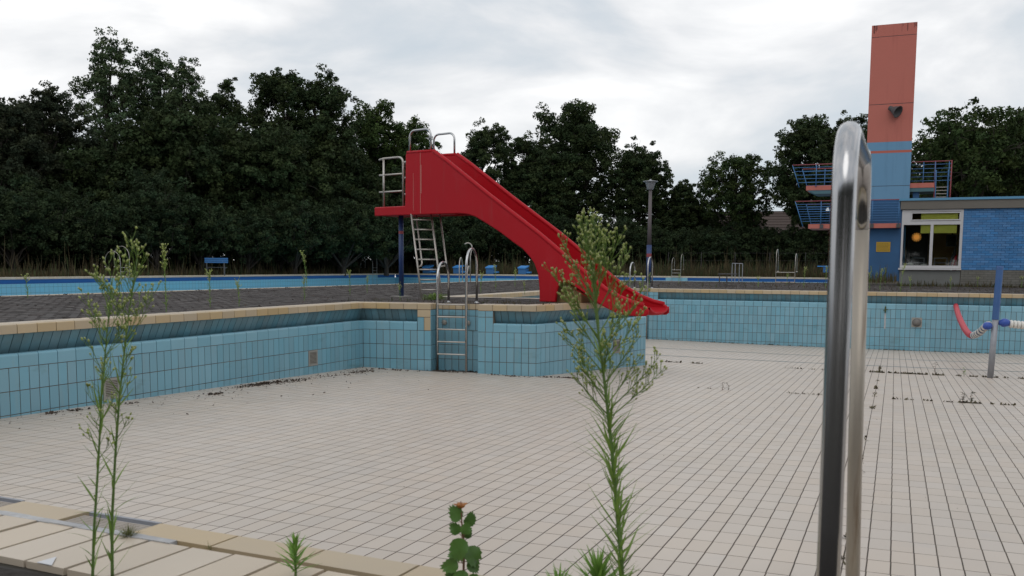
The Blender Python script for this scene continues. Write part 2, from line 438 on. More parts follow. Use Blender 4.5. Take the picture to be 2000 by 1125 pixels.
UL, VN, VF, UR = -8.66, 1.82, 27.47, 12.0             # main pool
FU0, FU1, FV0, FV1, FVN = -36.6, -16.3, -30.0, 64.3, 42.8   # far pool, an L
FUR = -2.6
holes = [(UL - .35, UR + .3, VN - .2, VF + .35), (FU0 - .3, FU1 + .3, FV0, FV1 + .3), (FU1 + .2, FUR + .3, FVN - .3, FV1 + .3)]
A_uv = (UL, 7.207); C_uv = (-8.668, 14.093); E_uv = (-5.602, 14.462); T_uv = (-4.668, 17.90); K_uv = (-8.668, 17.90)
sheet('ground', (-1500, 1500, -900, 2400), holes, 0.432, M['grass_ground'])

# deck of small dark pavers (single pavers are under 10 px: one sheet of them is a stuff part below)
deck = sheet('paved_deck', (FU1 + .30, UR + 16, VN - 14, FVN - .30), [(UL - .35, UR + .3, VN - .2, VF + .35)], 0.440, M['paver_joint'],
             polys=[[(C_uv[0] - .4, C_uv[1] + .28), (E_uv[0] - .24, E_uv[1] + .28), (T_uv[0] - .30, T_uv[1] - .28), (K_uv[0] - .4, K_uv[1] - .28)]])

def pavers(name, dom, keep, z, lu=0.205, lv=0.102, seed=1):
    r = np.random.default_rng(seed)
    nu = int((dom[1] - dom[0]) / lu); nv = int((dom[3] - dom[2]) / lv)
    I, J = np.meshgrid(np.arange(nu), np.arange(nv), indexing='ij')
    u0 = dom[0] + I * lu + (J % 2) * lu * .5; v0 = dom[2] + J * lv
    u0 = u0.ravel(); v0 = v0.ravel()
    k = keep(u0 + lu / 2, v0 + lv / 2)
    u0 = u0[k]; v0 = v0[k]; n = len(u0)
    g = 0.006
    zz = z + r.normal(0, .0022, n) + 0.006 * np.sin(u0 * 1.3) * np.sin(v0 * .9)
    top = np.stack([np.stack([u0 + g, v0 + g], 1), np.stack([u0 + lu - g, v0 + g], 1), np.stack([u0 + lu - g, v0 + lv - g], 1), np.stack([u0 + g, v0 + lv - g], 1)], 1)
    U3 = np.array(Uv); V3 = np.array(Vv)
    xyz = top[..., :1] * U3 + top[..., 1:] * V3
    t4 = xyz.copy(); t4[..., 2] += zz[:, None] + r.normal(0, .0012, (n, 4))
    b4 = xyz.copy(); b4[..., 2] += z - .012
    V_ = np.concatenate([t4, b4], 1).reshape(-1, 3)
    base = np.array([[0,1,2,3],[0,4,5,1],[1,5,6,2],[2,6,7,3],[3,7,4,0]])
    F_ = (np.arange(n)[:, None, None] * 8 + base[None]).reshape(-1, 4)
    return np_mesh(name, V_, F_, M['paver'])
def np_mesh(name, V_, F_, m_, tint=None, smooth=False):
    me = bpy.data.meshes.new(name)
    nv, nf, k = len(V_), len(F_), F_.shape[1]
    me.vertices.add(nv); me.vertices.foreach_set('co', np.ascontiguousarray(V_, dtype=np.float32).ravel())
    me.loops.add(nf * k); me.loops.foreach_set('vertex_index', np.ascontiguousarray(F_, dtype=np.int32).ravel())
    me.polygons.add(nf); me.polygons.foreach_set('loop_start', np.arange(0, nf * k, k, dtype=np.int32))
    if tint is not None:
        a = me.color_attributes.new('tint', 'FLOAT_COLOR', 'POINT')
        c4 = np.ones((nv, 4), dtype=np.float32); c4[:, :3] = tint
        a.data.foreach_set('color', c4.ravel())
    for mm in (m_ if isinstance(m_, (list, tuple)) else [m_]): me.materials.append(mm)
    me.polygons.foreach_set('use_smooth', np.full(nf, bool(smooth)))
    me.update(calc_edges=True)
    return me
def in_frame_np(u, v, z=DZ, mg=60):
    x = u * Uv[0] + v * Vv[0]; y = u * Uv[1] + v * Vv[1]
    px = 1000 + _px * x / np.maximum(y, .1)
    return (y > 2) & (px > -mg) & (px < 2000 + mg)
pen_poly = [(C_uv[0], C_uv[1] + .40), (E_uv[0] - .34, E_uv[1] + .40), (T_uv[0] - .42, T_uv[1] - .40), (K_uv[0], K_uv[1] - .40)]
def in_poly(u, v, poly):
    r = np.ones(len(u), bool)
    n = len(poly)
    for i in range(n):
        (a, b), (c, d) = poly[i], poly[(i + 1) % n]
        r &= ((c - a) * (v - b) - (d - b) * (u - a)) > 0
    return r
def keep_deck(u, v):
    main = (u > UL - .42) & (v > VN - .2) & (v < VF + .42)
    pen = in_poly(u, v, pen_poly) | ((u > UL - .45) & (u <= C_uv[0] + .01) & (v > C_uv[1] + .40) & (v < K_uv[1] - .40))
    return (~main | pen) & in_frame_np(u, v)
tag(link('pavers', pavers('pavers', (FU1 + .34, UR + 6, 5, 42.4), keep_deck, 0.4535), deck), kind='stuff')

# ================================================================== pool floor: tiles one by one
fl = MB()
NU, NV = 40, 52
us = [UL - .3 + (UR + .6 - UL) * i / NU for i in range(NU + 1)]
vs = [VN - .1 + (VF + .4 - VN) * j / NV for j in range(NV + 1)]
fv = [P(u, v, floor_z(u, v) - .0012) for v in vs for u in us]
ff = [(j * (NU + 1) + i, j * (NU + 1) + i + 1, (j + 1) * (NU + 1) + i + 1, (j + 1) * (NU + 1) + i) for j in range(NV) for i in range(NU)]
fl.add(fv, ff)
pool_floor = tag(fl.build('pool_floor', M['grout']), kind='structure')

TU, TV = 0.1248, 0.2508
def tile_uv(i, j):
    v0 = 5.38 + TV * j
    u0 = -0.027 + TU * i - 0.0131 * (v0 + TV / 2 - 5.38)
    return u0, v0
tiles = []
for j in range(-14, 89):
    for i in range(-78, 98):
        u0, v0 = tile_uv(i, j)
        cu, cv = u0 + TU / 2, v0 + TV / 2
        if cu < UL - .03 or cu > UR - 2.5 or cv > VF + .05 or cv < VN: continue
        if C_uv[1] + .12 < cv < 17.85 and cu < C_uv[0] + (E_uv[0] - C_uv[0]) + (cv - E_uv[1]) * .27 - .08 and cv > 14.1 + (cu + 8.67) * .12: continue
        tiles.append((i, j, cu, cv))
scored = []
for t in tiles:
    p = P(t[2], t[3], floor_z(t[2], t[3]))
    x, y, z = to_px(p)
    if -10 < x < 2010 and y < 1128: scored.append((z, t))
scored.sort(key=lambda q: q[0])
near = [t for _, t in scored[:300]]
nearset = {(t[0], t[1]) for t in near}
g_u, g_v = 0.0040, 0.0040
hx, hy = TU / 2 - g_u, TV / 2 - g_v
def tile_mesh(name, hx, hy, th, m_, bev=0.0007):
    mb = MB()
    mb.add([(-hx + bev, -hy + bev, 0), (hx - bev, -hy + bev, 0), (hx - bev, hy - bev, 0), (-hx + bev, hy - bev, 0),
            (-hx, -hy, -bev), (hx, -hy, -bev), (hx, hy, -bev), (-hx, hy, -bev),
            (-hx, -hy, -th), (hx, -hy, -th), (hx, hy, -th), (-hx, hy, -th)],
           [(0,1,2,3),(0,4,5,1),(1,5,6,2),(2,6,7,3),(3,7,4,0),(4,8,9,5),(5,9,10,6),(6,10,11,7),(7,11,8,4)])
    return mb.mesh(name, m_)
tile_me = tile_mesh('floor_tile', hx, hy, .011, M['floor_tile'])
def floor_frame(cu, cv, dz=0.0):
    eps = .05
    du = (floor_z(cu + eps, cv) - floor_z(cu - eps, cv)) / (2 * eps)
    dv = (floor_z(cu, cv + eps) - floor_z(cu, cv - eps)) / (2 * eps)
    ex = (Uv + Vector((0, 0, du))).normalized()
    ey = (Vv + Vector((0, 0, dv)) - 0.0131 * Uv).normalized()
    ez = ex.cross(ey).normalized()
    mm = Matrix.Identity(4)
    o = P(cu, cv, floor_z(cu, cv) + dz)
    for a in range(3): mm[a][0], mm[a][1], mm[a][2], mm[a][3] = ex[a], ey[a], ez[a], o[a]
    return mm
rt_ = random.Random(5)
for t in near:
    mm = floor_frame(t[2], t[3], rt_.uniform(-.0003, .0004)) @ Matrix.Rotation(rt_.gauss(0, .0014), 4, 'X') @ Matrix.Rotation(rt_.gauss(0, .0025), 4, 'Y')
    link('floor_tile', tile_me, pool_floor, mm)
rest = np.array([(t[2], t[3]) for t in tiles if (t[0], t[1]) not in nearset])
def fz_np(u, v): return -0.448136 + 0.004619 * u - 0.015517 * v + 0.001133 * u * u - 0.000295 * v * v + FUV * u * v
n = len(rest)
off = np.array([[-hx, -hy], [hx, -hy], [hx, hy], [-hx, hy]])
cu = rest[:, None, 0] + off[None, :, 0]; cv = rest[:, None, 1] + off[None, :, 1]
tilt = rng.normal(0, .0025, (n, 1)) * off[None, :, 0] + rng.normal(0, .0014, (n, 1)) * off[None, :, 1] + rng.uniform(-.0003, .0004, (n, 1))
cz = fz_np(cu, cv) + tilt
xyz = cu[..., None] * np.array(Uv) + cv[..., None] * np.array(Vv)
top = xyz.copy(); top[..., 2] = cz
bot = xyz.copy(); bot[..., 2] = cz - .011
V_ = np.concatenate([top, bot], 1).reshape(-1, 3)
F_ = (np.arange(n)[:, None, None] * 8 + np.array([[0,1,2,3],[0,4,5,1],[1,5,6,2],[2,6,7,3],[3,7,4,0]])[None]).reshape(-1, 4)
tag(link('distant_floor_tiles', np_mesh('distant_floor_tiles', V_, F_, M['floor_tile']), pool_floor), kind='stuff')
# two thin blue-grey strips across the floor
for vv in (20.72, 23.3):
    mb = MB()
    for k in range(40):
        u0, u1 = UL + .05 + (UR - 3 - UL) * k / 40, UL + .05 + (UR - 3 - UL) * (k + 1) / 40
        if vv < 17.9 and u1 < -4.7: continue
        mb.add([P(u0, vv, floor_z(u0, vv) + .004), P(u1, vv, floor_z(u1, vv) + .004), P(u1, vv + .06, floor_z(u1, vv + .06) + .004), P(u0, vv + .06, floor_z(u0, vv + .06) + .004)], [(0, 1, 2, 3)])
    mb.build('floor_strip', M['slab_teal'], pool_floor)

# ================================================================== pool walls
LEDGE = [(0, .004), (0, .122), (.004, .137), (.014, .146), (.03, .148), (.095, .148), (.095, .004)]
GUT = [(.05, .350), (.20, .03), (.212, .03), (.062, .356)]
COP = [(0, .357), (0, .446), (.003, .453), (.010, .456), (.12, .456), (.12, .44), (.05, .357)]
EDGE = [(.127, .440), (.127, .4565), (.362, .4565), (.362, .440)]
GAP = .0042
def ccw(poly):
    a = sum(poly[i][0] * poly[(i + 1) % len(poly)][1] - poly[(i + 1) % len(poly)][0] * poly[i][1] for i in range(len(poly)))
    return poly if a > 0 else poly[::-1]
LEDGE, GUT, COP, EDGE = map(ccw, (LEDGE, GUT, COP, EDGE))
_tile_cache = {}
def shared(key, fn):
    if key not in _tile_cache: _tile_cache[key] = fn()
    return _tile_cache[key]

class Wall:
    def __init__(s, label, p0, d, L, depth_rows, vis=(-1e9, 1e9), mit0=None, mit1=None, indiv=True):
        """p0 (world, at z=0), d unit heading along the wall (pool on the right-hand side, behind on the left)"""
        s.d = Vector(d).normalized(); s.b = ZV.cross(s.d); s.L = L; s.rows = depth_rows; s.vis = vis; s.indiv = indiv
        s.root = empty('pool_wall', label, 'pool wall', p0, math.atan2(s.d.y, s.d.x))
        s.planes = []
        for at, other, sg in ((0.0, mit0, -1), (L, mit1, 1)):
            if other is None: s.planes.append(None); continue
            b2 = Vector((Vector(other).dot(s.d), Vector(other).dot(s.b), 0))
            mdir = (b2 + Vector((0, 1, 0))).normalized()
            no = Vector((mdir.y, -mdir.x, 0))
            if no.x * sg < 0: no = -no
            s.planes.append((Vector((at, 0, 0)), no))
        s.stuff = {}
        s.count = {}
    def put(s, name, me_fn, key, x, mats, T=Matrix.Identity(4), planes=None):
        """one tile as its own part while it is in view and under the limit, else joined"""
        c = s.count.get(name, 0)
        if s.indiv and s.vis[0] <= x <= s.vis[1] and c < 295:
            s.count[name] = c + 1
            me = me_fn()
            link(name, me, s.root, T)
            return
        s.stuff.setdefault(name, []).append((me_fn(), T.copy(), mats))
    def strip(s, name, prof, m_, x0, x1, pitch, phase, gap=GAP, mitre=True, smooth=False):
        """tiles of one profile in a row between x0 and x1"""
        k0 = math.floor((x0 - phase) / pitch) - (3 if mitre else 0); k1 = math.ceil((x1 - phase) / pitch) + (3 if mitre else 0)
        for k in range(k0, k1):
            a, b = phase + k * pitch, phase + (k + 1) * pitch
            lo, hi = x0, x1
            if mitre and s.planes[0] and abs(x0) < 1e-6: lo = -9
            if mitre and s.planes[1] and abs(x1 - s.L) < 1e-6: hi = s.L + 9
            a, b = max(a, lo), min(b, hi)
            if b - a < .015: continue
            pl = []
            if mitre:
                skip = False
                for q in s.planes:
                    if q is None: continue
                    dd = [(Vector((xx, yy, 0)) - q[0]).dot(q[1]) for xx in (a, b) for yy, _ in prof]
                    if min(dd) > -1e-4: skip = True
                    elif max(dd) > 1e-4: pl.append(q)
                if skip: continue
            full = abs((b - a) - pitch) < 1e-4 and not pl
            w = b - a - 2 * gap
            def fn(a=a, b=b, pl=pl, full=full, w=w):
                def mk(off):
                    mb = MB(); mb.prism(prof, -w / 2 if not pl else a + gap, w / 2 if not pl else b - gap)
                    return mb.mesh(name, m_)
                if pl: return bisect_me(mk(0), pl)
                return shared((name, round(w, 4), m_.name), lambda: mk(0))
            T = Matrix.Translation((0 if pl else (a + b) / 2, 0, random.uniform(-.0008, .0008)))
            s.put(name, fn, None, (a + b) / 2, m_, T)
    def face(s, x0, x1, zt, zb, m_, name='wall_tile', T=Matrix.Identity(4), y=0.0):
        w, h = x1 - x0 - 2 * GAP, zt - zb - 2 * GAP
        if w < .01 or h < .01: return
        def fn():
            def mk():
                mb = MB(); b_ = .002
                x, z = w / 2, h / 2
                mb.add([(-x + b_, 0, -z + b_), (x - b_, 0, -z + b_), (x - b_, 0, z - b_), (-x + b_, 0, z - b_),
                        (-x, b_, -z), (x, b_, -z), (x, b_, z), (-x, b_, z), (-x, .012, -z), (x, .012, -z), (x, .012, z), (-x, .012, z)],
                       [(0,1,2,3),(0,4,5,1),(1,5,6,2),(2,6,7,3),(3,7,4,0),(4,8,9,5),(5,9,10,6),(6,10,11,7),(7,11,8,4)])
                return mb.mesh(name, m_)
            return shared((name, round(w, 4), round(h, 4), m_.name), mk)
        TT = T @ Matrix.Translation(((x0 + x1) / 2, y + random.uniform(-.0006, .0006), (zt + zb) / 2))
        s.put(name, fn, None, (T @ Vector(((x0 + x1) / 2, 0, 0))).x, m_, TT)
    def faces(s, x0, x1, phase, skip=(), rows=None, T=Matrix.Identity(4)):
        k0 = math.floor((x0 - phase) / .125) - 1; k1 = math.ceil((x1 - phase) / .125) + 1
        for r in range(rows or s.rows):
            for k in range(k0, k1):
                a, b = max(x0, phase + k * .125), min(x1, phase + (k + 1) * .125)
                if b - a < .012: continue
                zt, zb = -.2478 * r, -.2478 * (r + 1)
                if any(q[0] < (a + b) / 2 < q[1] and q[2] < (zt + zb) / 2 < q[3] for q in skip): continue
                s.face(a, b, zt, zb, M['blue_tile'], T=T)
    def solid_top(s, x0, x1, T=Matrix.Identity(4), step=.125):
        """tiles up to the coping where there is no gutter"""
        k = 0; n = max(1, round((x1 - x0) / step)); w = (x1 - x0) / n
        for k in range(n):
            a = x0 + k * w
            s.face(a, a + w, .2478, .0, M['blue_tile'], T=T)
            s.face(a, a + w, .352, .2478, M['blue_tile'], T=T)
    def body(s, x0, x1, gutter, zb=-1.5):
        mb = MB()
        if gutter:
            mb.prism(ccw([(.006, zb), (.006, .003), (.09, .003), (.09, .028), (.34, .028), (.34, zb)]), x0, x1)
            mb.prism(ccw([(.064, .352), (.214, .029), (.34, .029), (.34, .442), (.006, .442), (.006, .362), (.05, .362)]), x0, x1)
        else:
            mb.prism(ccw([(.006, zb), (.006, .442), (.34, .442), (.34, zb)]), x0, x1)
        me = mb.mesh('wall_body', M['wall_grout'])
        return me
    def body_obj(s, segs, T=Matrix.Identity(4)):
        for x0, x1, g, m0, m1 in segs:
            ext0 = x0 - (1.0 if m0 and s.planes[0] else 0); ext1 = x1 + (1.0 if m1 and s.planes[1] else 0)
            me = s.body(ext0, ext1, g)
            pl = [q for q, f in zip(s.planes, (m0, m1)) if q and f]
            if pl: bisect_me(me, pl)
            link('wall_body', me, s.root, T)
    def finish(s):
        for name, lst in s.stuff.items():
            mb_by = {}
            mats = []
            V, F, MI = [], [], []
            for me, T, m_ in lst:
                if m_ not in mats: mats.append(m_)
                o = len(V)
                V += [tuple(T @ v.co) for v in me.vertices]
                F += [tuple(o + i for i in p.vertices) for p in me.polygons]
                MI += [mats.index(m_)] * len(me.polygons)
            me = bpy.data.meshes.new(name)
            me.from_pydata(V, [], F)
            for m_ in mats: me.materials.append(m_)
            me.polygons.foreach_set('material_index', MI)
            tag(link('joined_' + name + 's', me, s.root), kind='stuff')

def grille(parent, x, z, w=.245, h=.245, T=Matrix.Identity(4)):
    g = MB()
    g.box(x - w / 2, x + w / 2, -.006, .01, z - h / 2, z - h / 2 + .03, T); g.box(x - w / 2, x + w / 2, -.006, .01, z + h / 2 - .03, z + h / 2, T)
    g.box(x - w / 2, x - w / 2 + .03, -.0055, .01, z - h / 2 + .03, z + h / 2 - .03, T); g.box(x + w / 2 - .03, x + w / 2, -.0055, .01, z - h / 2 + .03, z + h / 2 - .03, T)
    o = g.build('inlet_grille', M['grille'], parent)
    s_ = MB()
    for k in range(9):
        zz = z - h / 2 + .035 + k * (h - .07) / 8.6
        s_.box(x - w / 2 + .03, x + w / 2 - .03, -.003, .006, zz, zz + .009, T)
    s_.build('grille_slats', M['grille'], o)
    b_ = MB(); b_.box(x - w / 2 + .028, x + w / 2 - .028, .0075, .011, z - h / 2 + .028, z + h / 2 - .028, T)
    b_.build('grille_opening', M['grille_dark'], o)

dl = Vv.copy(); df = Vector((math.cos(.2754), -math.sin(.2754), 0)); d3 = Vector((math.sin(.6600), math.cos(.6600), 0))
bl, bf, b3 = ZV.cross(dl), ZV.cross(df), ZV.cross(d3)
Cw = P(C_uv[0], C_uv[1], 0); Ew = Cw + df * 3.09; Tw = Ew + d3 * 3.57
Kw = Cw + dl * (K_uv[1] - C_uv[1])

# --- long wall on the left; s = 0 at the first joint seen
s_end = (Cw - P(UL, 7.207, 0)).dot(dl); s_beg = VN - 7.207
wl = Wall('long blue tiled pool wall running along the left side', P(UL, VN, 0), dl, s_end - s_beg, 3, vis=(-s_beg - .9, 99), mit1=bf)
ph = -s_beg
wl.body_obj([(0, wl.L, True, False, True)])
skip = [(ph + 1.12, ph + 1.38, -.50, -.24), (ph + 5.245, ph + 5.505, -.50, -.24)]
wl.faces(0, wl.L, ph, skip)
wl.strip('ledge_tile', LEDGE, M['pale_blue_tile'], 0, wl.L, .25, ph)
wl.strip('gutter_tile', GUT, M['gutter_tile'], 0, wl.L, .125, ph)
wl.strip('coping_tile', COP, M['coping_tile'], 0, wl.L, .25, ph)
wl.strip('edge_tile', EDGE, M['edge_tile'], 0, wl.L, .125, ph)
for q in skip: grille(wl.root, (q[0] + q[1]) / 2, -.372)
wl.finish()

# --- skewed front wall of the slide platform with its ladder recess
wf = Wall('short blue tiled pool wall with the recessed ladder, below the slide', Cw, df, 3.09, 4, vis=(-1, 9), mit0=bl, mit1=b3)
R0, R1, RD = 1.244, 2.080, .25
wf.body_obj([(0, 1.003, True, True, False), (1.003, R0 - .014, False, False, False), (R1 + .014, 2.345, False, False, False), (2.345, 3.09, True, False, True)])
wf.faces(0, R0, 0.0); wf.faces(R1, 3.09, 2.333 - .25)
wf.strip('ledge_tile', LEDGE, M['pale_blue_tile'], 0, 1.003, .25, 0)
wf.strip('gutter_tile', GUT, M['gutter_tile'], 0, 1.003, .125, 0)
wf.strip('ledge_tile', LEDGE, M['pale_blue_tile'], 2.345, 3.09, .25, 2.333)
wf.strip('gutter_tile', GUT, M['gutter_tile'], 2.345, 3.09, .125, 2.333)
wf.strip('coping_tile', COP, M['coping_tile'], 0, R0, .25, 0)
wf.strip('coping_tile', COP, M['coping_tile'], R1, 3.09, .25, 2.333)
wf.strip('edge_tile', EDGE, M['edge_tile'], 0, R0, .125, 0)
wf.strip('edge_tile', EDGE, M['edge_tile'], R1, 3.09, .125, 2.333)
wf.face(1.003, R0, .352, .226, M['coping_tile'], 'marker_tile')
wf.face(1.124, R0, .226, .0, M['coping_tile'], 'marker_tile')
wf.face(1.003, 1.124, .226, .0, M['blue_tile'])
wf.solid_top(R1, 2.345)
def recess(w, r0, r1, rd, rows):
    """back wall and two cheeks of a ladder recess cut into a pool wall"""
    TB = Matrix.Translation((r0, rd, 0))
    TL = Matrix.Translation((r0, 0, 0)) @ Matrix.Rotation(PI / 2, 4, 'Z')
    TR = Matrix.Translation((r1, rd, 0)) @ Matrix.Rotation(-PI / 2, 4, 'Z')
    for T, ln, ph_ in ((TB, r1 - r0, .04), (TL, rd, 0), (TR, rd, 0)):
        w.faces(0, ln, ph_, rows=rows, T=T)
        nseg = 7 if ln > .5 else 2
        for k in range(nseg):
            a, b = ln * k / nseg, ln * (k + 1) / nseg
            w.face(a, b, .2478, 0, M['blue_tile'], T=T); w.face(a, b, .352, .2478, M['blue_tile'], T=T)
            w.face(a, b, .456, .356, M['coping_tile'], 'marker_tile', T=T)
        b0, b1 = (-.02, ln + .02) if T is TB else ((.016, ln) if T is TL else (0, ln - .016))
        mb = MB(); mb.box(b0, b1, .006, .09, -1.5, .442)
        mb.build('wall_body', M['wall_grout'], w.root, T)
recess(wf, R0, R1, RD, 4)
wf.finish()

# --- wall under the end of the slide
w3 = Wall('blue tiled pool wall below the lower end of the red slide', Ew, d3, 3.57, 4, vis=(-1, 9), mit0=bf, mit1=Vector((Vv)) * -1)
w3.body_obj([(0, 3.57, True, True, True)])
sk3 = [(2.37, 2.63, -.50, -.24)]
w3.faces(0, 3.57, 0, sk3)
w3.strip('ledge_tile', LEDGE, M['pale_blue_tile'], 0, 3.57, .25, 0)
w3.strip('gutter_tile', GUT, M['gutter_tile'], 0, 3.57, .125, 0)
w3.strip('coping_tile', COP, M['coping_tile'], 0, 3.57, .25, 0)
w3.strip('edge_tile', EDGE, M['edge_tile'], 0, 3.57, .125, 0)
grille(w3.root, 2.50, -.372)
w3.finish()

# --- wall behind the slide platform (faces away) and the end wall of that bay
wb = Wall('plain tiled pool wall on the far side of the slide platform', Tw, (Kw - Tw), (Kw - Tw).length, 4, vis=(1e8, 1e9), mit0=b3, mit1=bl, indiv=False)
wb.body_obj([(0, wb.L, True, True, True)])
wb.faces(0, wb.L, 0)
wb.strip('ledge_tile', LEDGE, M['pale_blue_tile'], 0, wb.L, .25, 0)
wb.strip('coping_tile', COP, M['coping_tile'], 0, wb.L, .25, 0)
wb.strip('edge_tile', EDGE, M['edge_tile'], 0, wb.L, .125, 0)
wb.finish()
Fc = P(UL - .008, VF, 0)
we = Wall('short tiled pool wall closing the bay behind the slide', Kw, dl, (Fc - Kw).length, 5, vis=(-1, 20), mit0=wb.b, mit1=Vv)
we.body_obj([(0, we.L, True, True, True)])
we.indiv = False
we.faces(0, we.L, 0)
we.strip('ledge_tile', LEDGE, M['pale_blue_tile'], 0, we.L, .25, 0)
we.strip('gutter_tile', GUT, M['gutter_tile'], 0, we.L, .125, 0)
we.indiv = True
we.strip('coping_tile', COP, M['coping_tile'], 0, we.L, .25, 0)
we.strip('edge_tile', EDGE, M['edge_tile'], 0, we.L, .25, 0)
we.finish()

# --- far wall
dw = Vector((math.cos(.3985), -math.sin(.3985), 0))
W0 = Vector((4.2884, 27.9755, 0))
s0f = -(W0 - Fc).dot(dw)
wfar = Wall('long blue tiled pool wall at the far end, in front of the blue building', W0 + dw * s0f, dw, -s0f + 17.0, 5, vis=(-s0f - 1.2, -s0f + 10.6), mit0=bl)
o_ = -s0f
RA, RB = o_ - 1.09, o_ - .27
wfar.body_obj([(0, RA - .25, True, True, False), (RA - .25, RA - .014, False, False, False), (RB + .014, o_, False, False, False), (o_, wfar.L, True, False, False)])
wfar.faces(o_, wfar.L, o_); wfar.faces(RB, o_, RB); wfar.faces(0, RA, 0)
wfar.strip('ledge_tile', LEDGE, M['pale_blue_tile'], o_, wfar.L, .25, o_)
wfar.strip('gutter_tile', GUT, M['gutter_tile'], o_, wfar.L, .125, o_)
wfar.strip('coping_tile', COP, M['coping_tile'], RB, wfar.L, .25, o_)
wfar.strip('coping_tile', COP, M['coping_tile'], 0, RA, .25, RA)
wfar.strip('ledge_tile', LEDGE, M['pale_blue_tile'], 0, RA - .25, .25, RA)
wfar.strip('edge_tile', EDGE, M['edge_tile'], RB, wfar.L, .25, o_)
wfar.solid_top(RB, o_)
wfar.face(RA - .25, RA, .352, .226, M['coping_tile'], 'marker_tile'); wfar.face(RA - .125, RA, .226, 0, M['coping_tile'], 'marker_tile'); wfar.face(RA - .25, RA - .125, .226, 0, M['blue_tile'])
recess(wfar, RA, RB, RD, 5)
wfar.finish()
# round water jet on the far wall
jet = empty('wall_jet', 'grey domed water jet on the far blue tiled wall', 'water jet', W0 + dw * 7.03 + Vector((0, 0, -.335)), math.atan2(dw.y, dw.x))
mb = MB(); mb.box(-.13, .13, -.004, .02, -.13, .13); mb.build('jet_plate', M['grille'], jet)
mb = MB(); mb.lathe([(.112, 0), (.110, .02), (.095, .055), (.065, .085), (.03, .098), (.0, .102)], 20, Matrix.Rotation(PI / 2, 4, 'X')); mb.build('jet_dome', M['ball_grey'], jet, smooth=True)
# water pipe stub with a patch of pale tiles
spt = empty('wall_spout', 'small corroded water spout under the far coping, left of the grey dome', 'spout', W0 + dw * 6.24 + Vector((0, 0, -.03)), math.atan2(dw.y, dw.x))
mb = MB(); mb.tube([(0, 0, .10), (0, -.03, .02), (0, -.05, -.06)], .018, 8); mb.tube([(-.05, -.03, .0), (.06, -.035, .03)], .012, 6); mb.build('spout_body', M['moss_green'], spt)
mb = MB(); mb.box(-.018, .022, -.006, .002, -.50, -.08); mb.build('lime_streak', M['sealant'], spt)

# --- near coping (runs a little askew to the pool)
AN = .4400
dn = Vector((-math.cos(AN), math.sin(AN), 0))                # heading left; behind is towards the camera
N0 = P(-1.947, 1.821, 0)
pe = empty('pool_edge', 'near pool edge of yellowish tiles with a row of longer cream tiles behind', 'pool edge', N0, math.atan2(dn.y, dn.x))
mb = MB(); mb.box(-12, 8, .012, .36, -1.0, .4405); mb.build('edge_body', M['grout'], pe)
lip = ccw([(0, .36), (0, .448), (.004, .455), (.012, .458), (.106, .458), (.106, .442), (.03, .442), (.03, .36)])
rr = random.Random(3)
def lip_me(w=.2435):
    mb = MB(); mb.prism(lip, -w / 2, w / 2); return mb.mesh('coping_tile', M['coping_tile'])
lme = lip_me()
wme = None
for k in range(-12, 12):
    T = Matrix.Translation((k * .25 - .125, 0, rr.uniform(-.001, .001))) @ Matrix.Rotation(rr.gauss(0, .003), 4, 'Z')
    if k in (0, 2):        # worn tile set lower behind a metal lip
        mb = MB(); mb.box(-.118, .118, .028, .106, .44, .4535)
        o = mb.build('worn_coping_tile', M['worn_tile'], pe, T)
        mb = MB()
        for q in range(7): mb.box(-.116, .116, .033 + q * .0105, .038 + q * .0105, .4535, .4552)
        mb.build('tile_ridges', M['worn_tile'], o)
        mb = MB(); mb.box(-.121, .121, .002, .012, .40, .4575); mb.box(-.121, .121, .0125, .027, .40, .446); mb.build('metal_lip', M['galv'], o)
        tag(o, 'worn grey brown coping tile behind a metal lip')
    else:
        link('coping_tile', lme, pe, T)
bm_ = MB(); bm_.box(-.0575, .0575, 0, .235, .442, .4575)
eme = bm_.mesh('edge_tile', M['edge_tile'])
for k in range(-22, 22):
    T = Matrix.Translation((k * .1252 - .025, .1275, rr.uniform(-.0012, .0012))) @ Matrix.Rotation(rr.gauss(0, .004), 4, 'Z')
    link('edge_tile', eme, pe, T)
mb = MB()
nseg = 60
x0, x1 = -.40, 5.6
for k in range(nseg):
    a, b = x0 + (x1 - x0) * k / nseg, x0 + (x1 - x0) * (k + 1) / nseg
    w0 = .0045 + .0025 * math.sin(k * 1.7) + rr.uniform(-.0015, .0015)
    mb.box(a, b, .1065 - max(0, w0 - .004), .127 + w0 * .8, .4435, .4592 + rr.uniform(-.0006, .0006))
mb.build('sealant_strip', M['sealant'], pe)
mb = MB(); mb.prism(ccw([(.29, .4585), (.3655, .4585), (.3655, .4605), (.29, .4605)]), 0, .004)
mb = MB(); mb.add([(.028, .318, .4583), (-.014, .364, .4583), (.032, .364, .4583), (.028, .318, .4598), (-.014, .364, .4598), (.032, .364, .4598)], [(3, 5, 4), (0, 1, 2), (0, 3, 4, 1), (1, 4, 5, 2), (2, 5, 3, 0)])
mb.build('white_chip', M['white_chip'], pe, Matrix.Translation((-.285, 0, 0)))
# soil behind the near edge, rough, with loose crumbs
soil = MB()
NX, NY = 90, 26
def soil_pt(i, j):
    x = -6 + 12.0 * i / NX; y = .368 + 1.6 * (j / NY) ** 1.3
    z = .448 + .006 * math.sin(x * 9.1 + y * 4) + .008 * math.sin(x * 23 + 1.3 * y * 17) + rr.uniform(-.006, .006) - (0.012 if j == 0 else 0)
    q = N0 + dn * x + ZV.cross(dn) * y
    return (q.x, q.y, z)
sv = [soil_pt(i, j) for j in range(NY + 1) for i in range(NX + 1)]
soil.add(sv, [(j * (NX + 1) + i, j * (NX + 1) + i + 1, (j + 1) * (NX + 1) + i + 1, (j + 1) * (NX + 1) + i) for j in range(NY) for i in range(NX)])
tag(soil.build('soil', M['soil']), kind='structure')

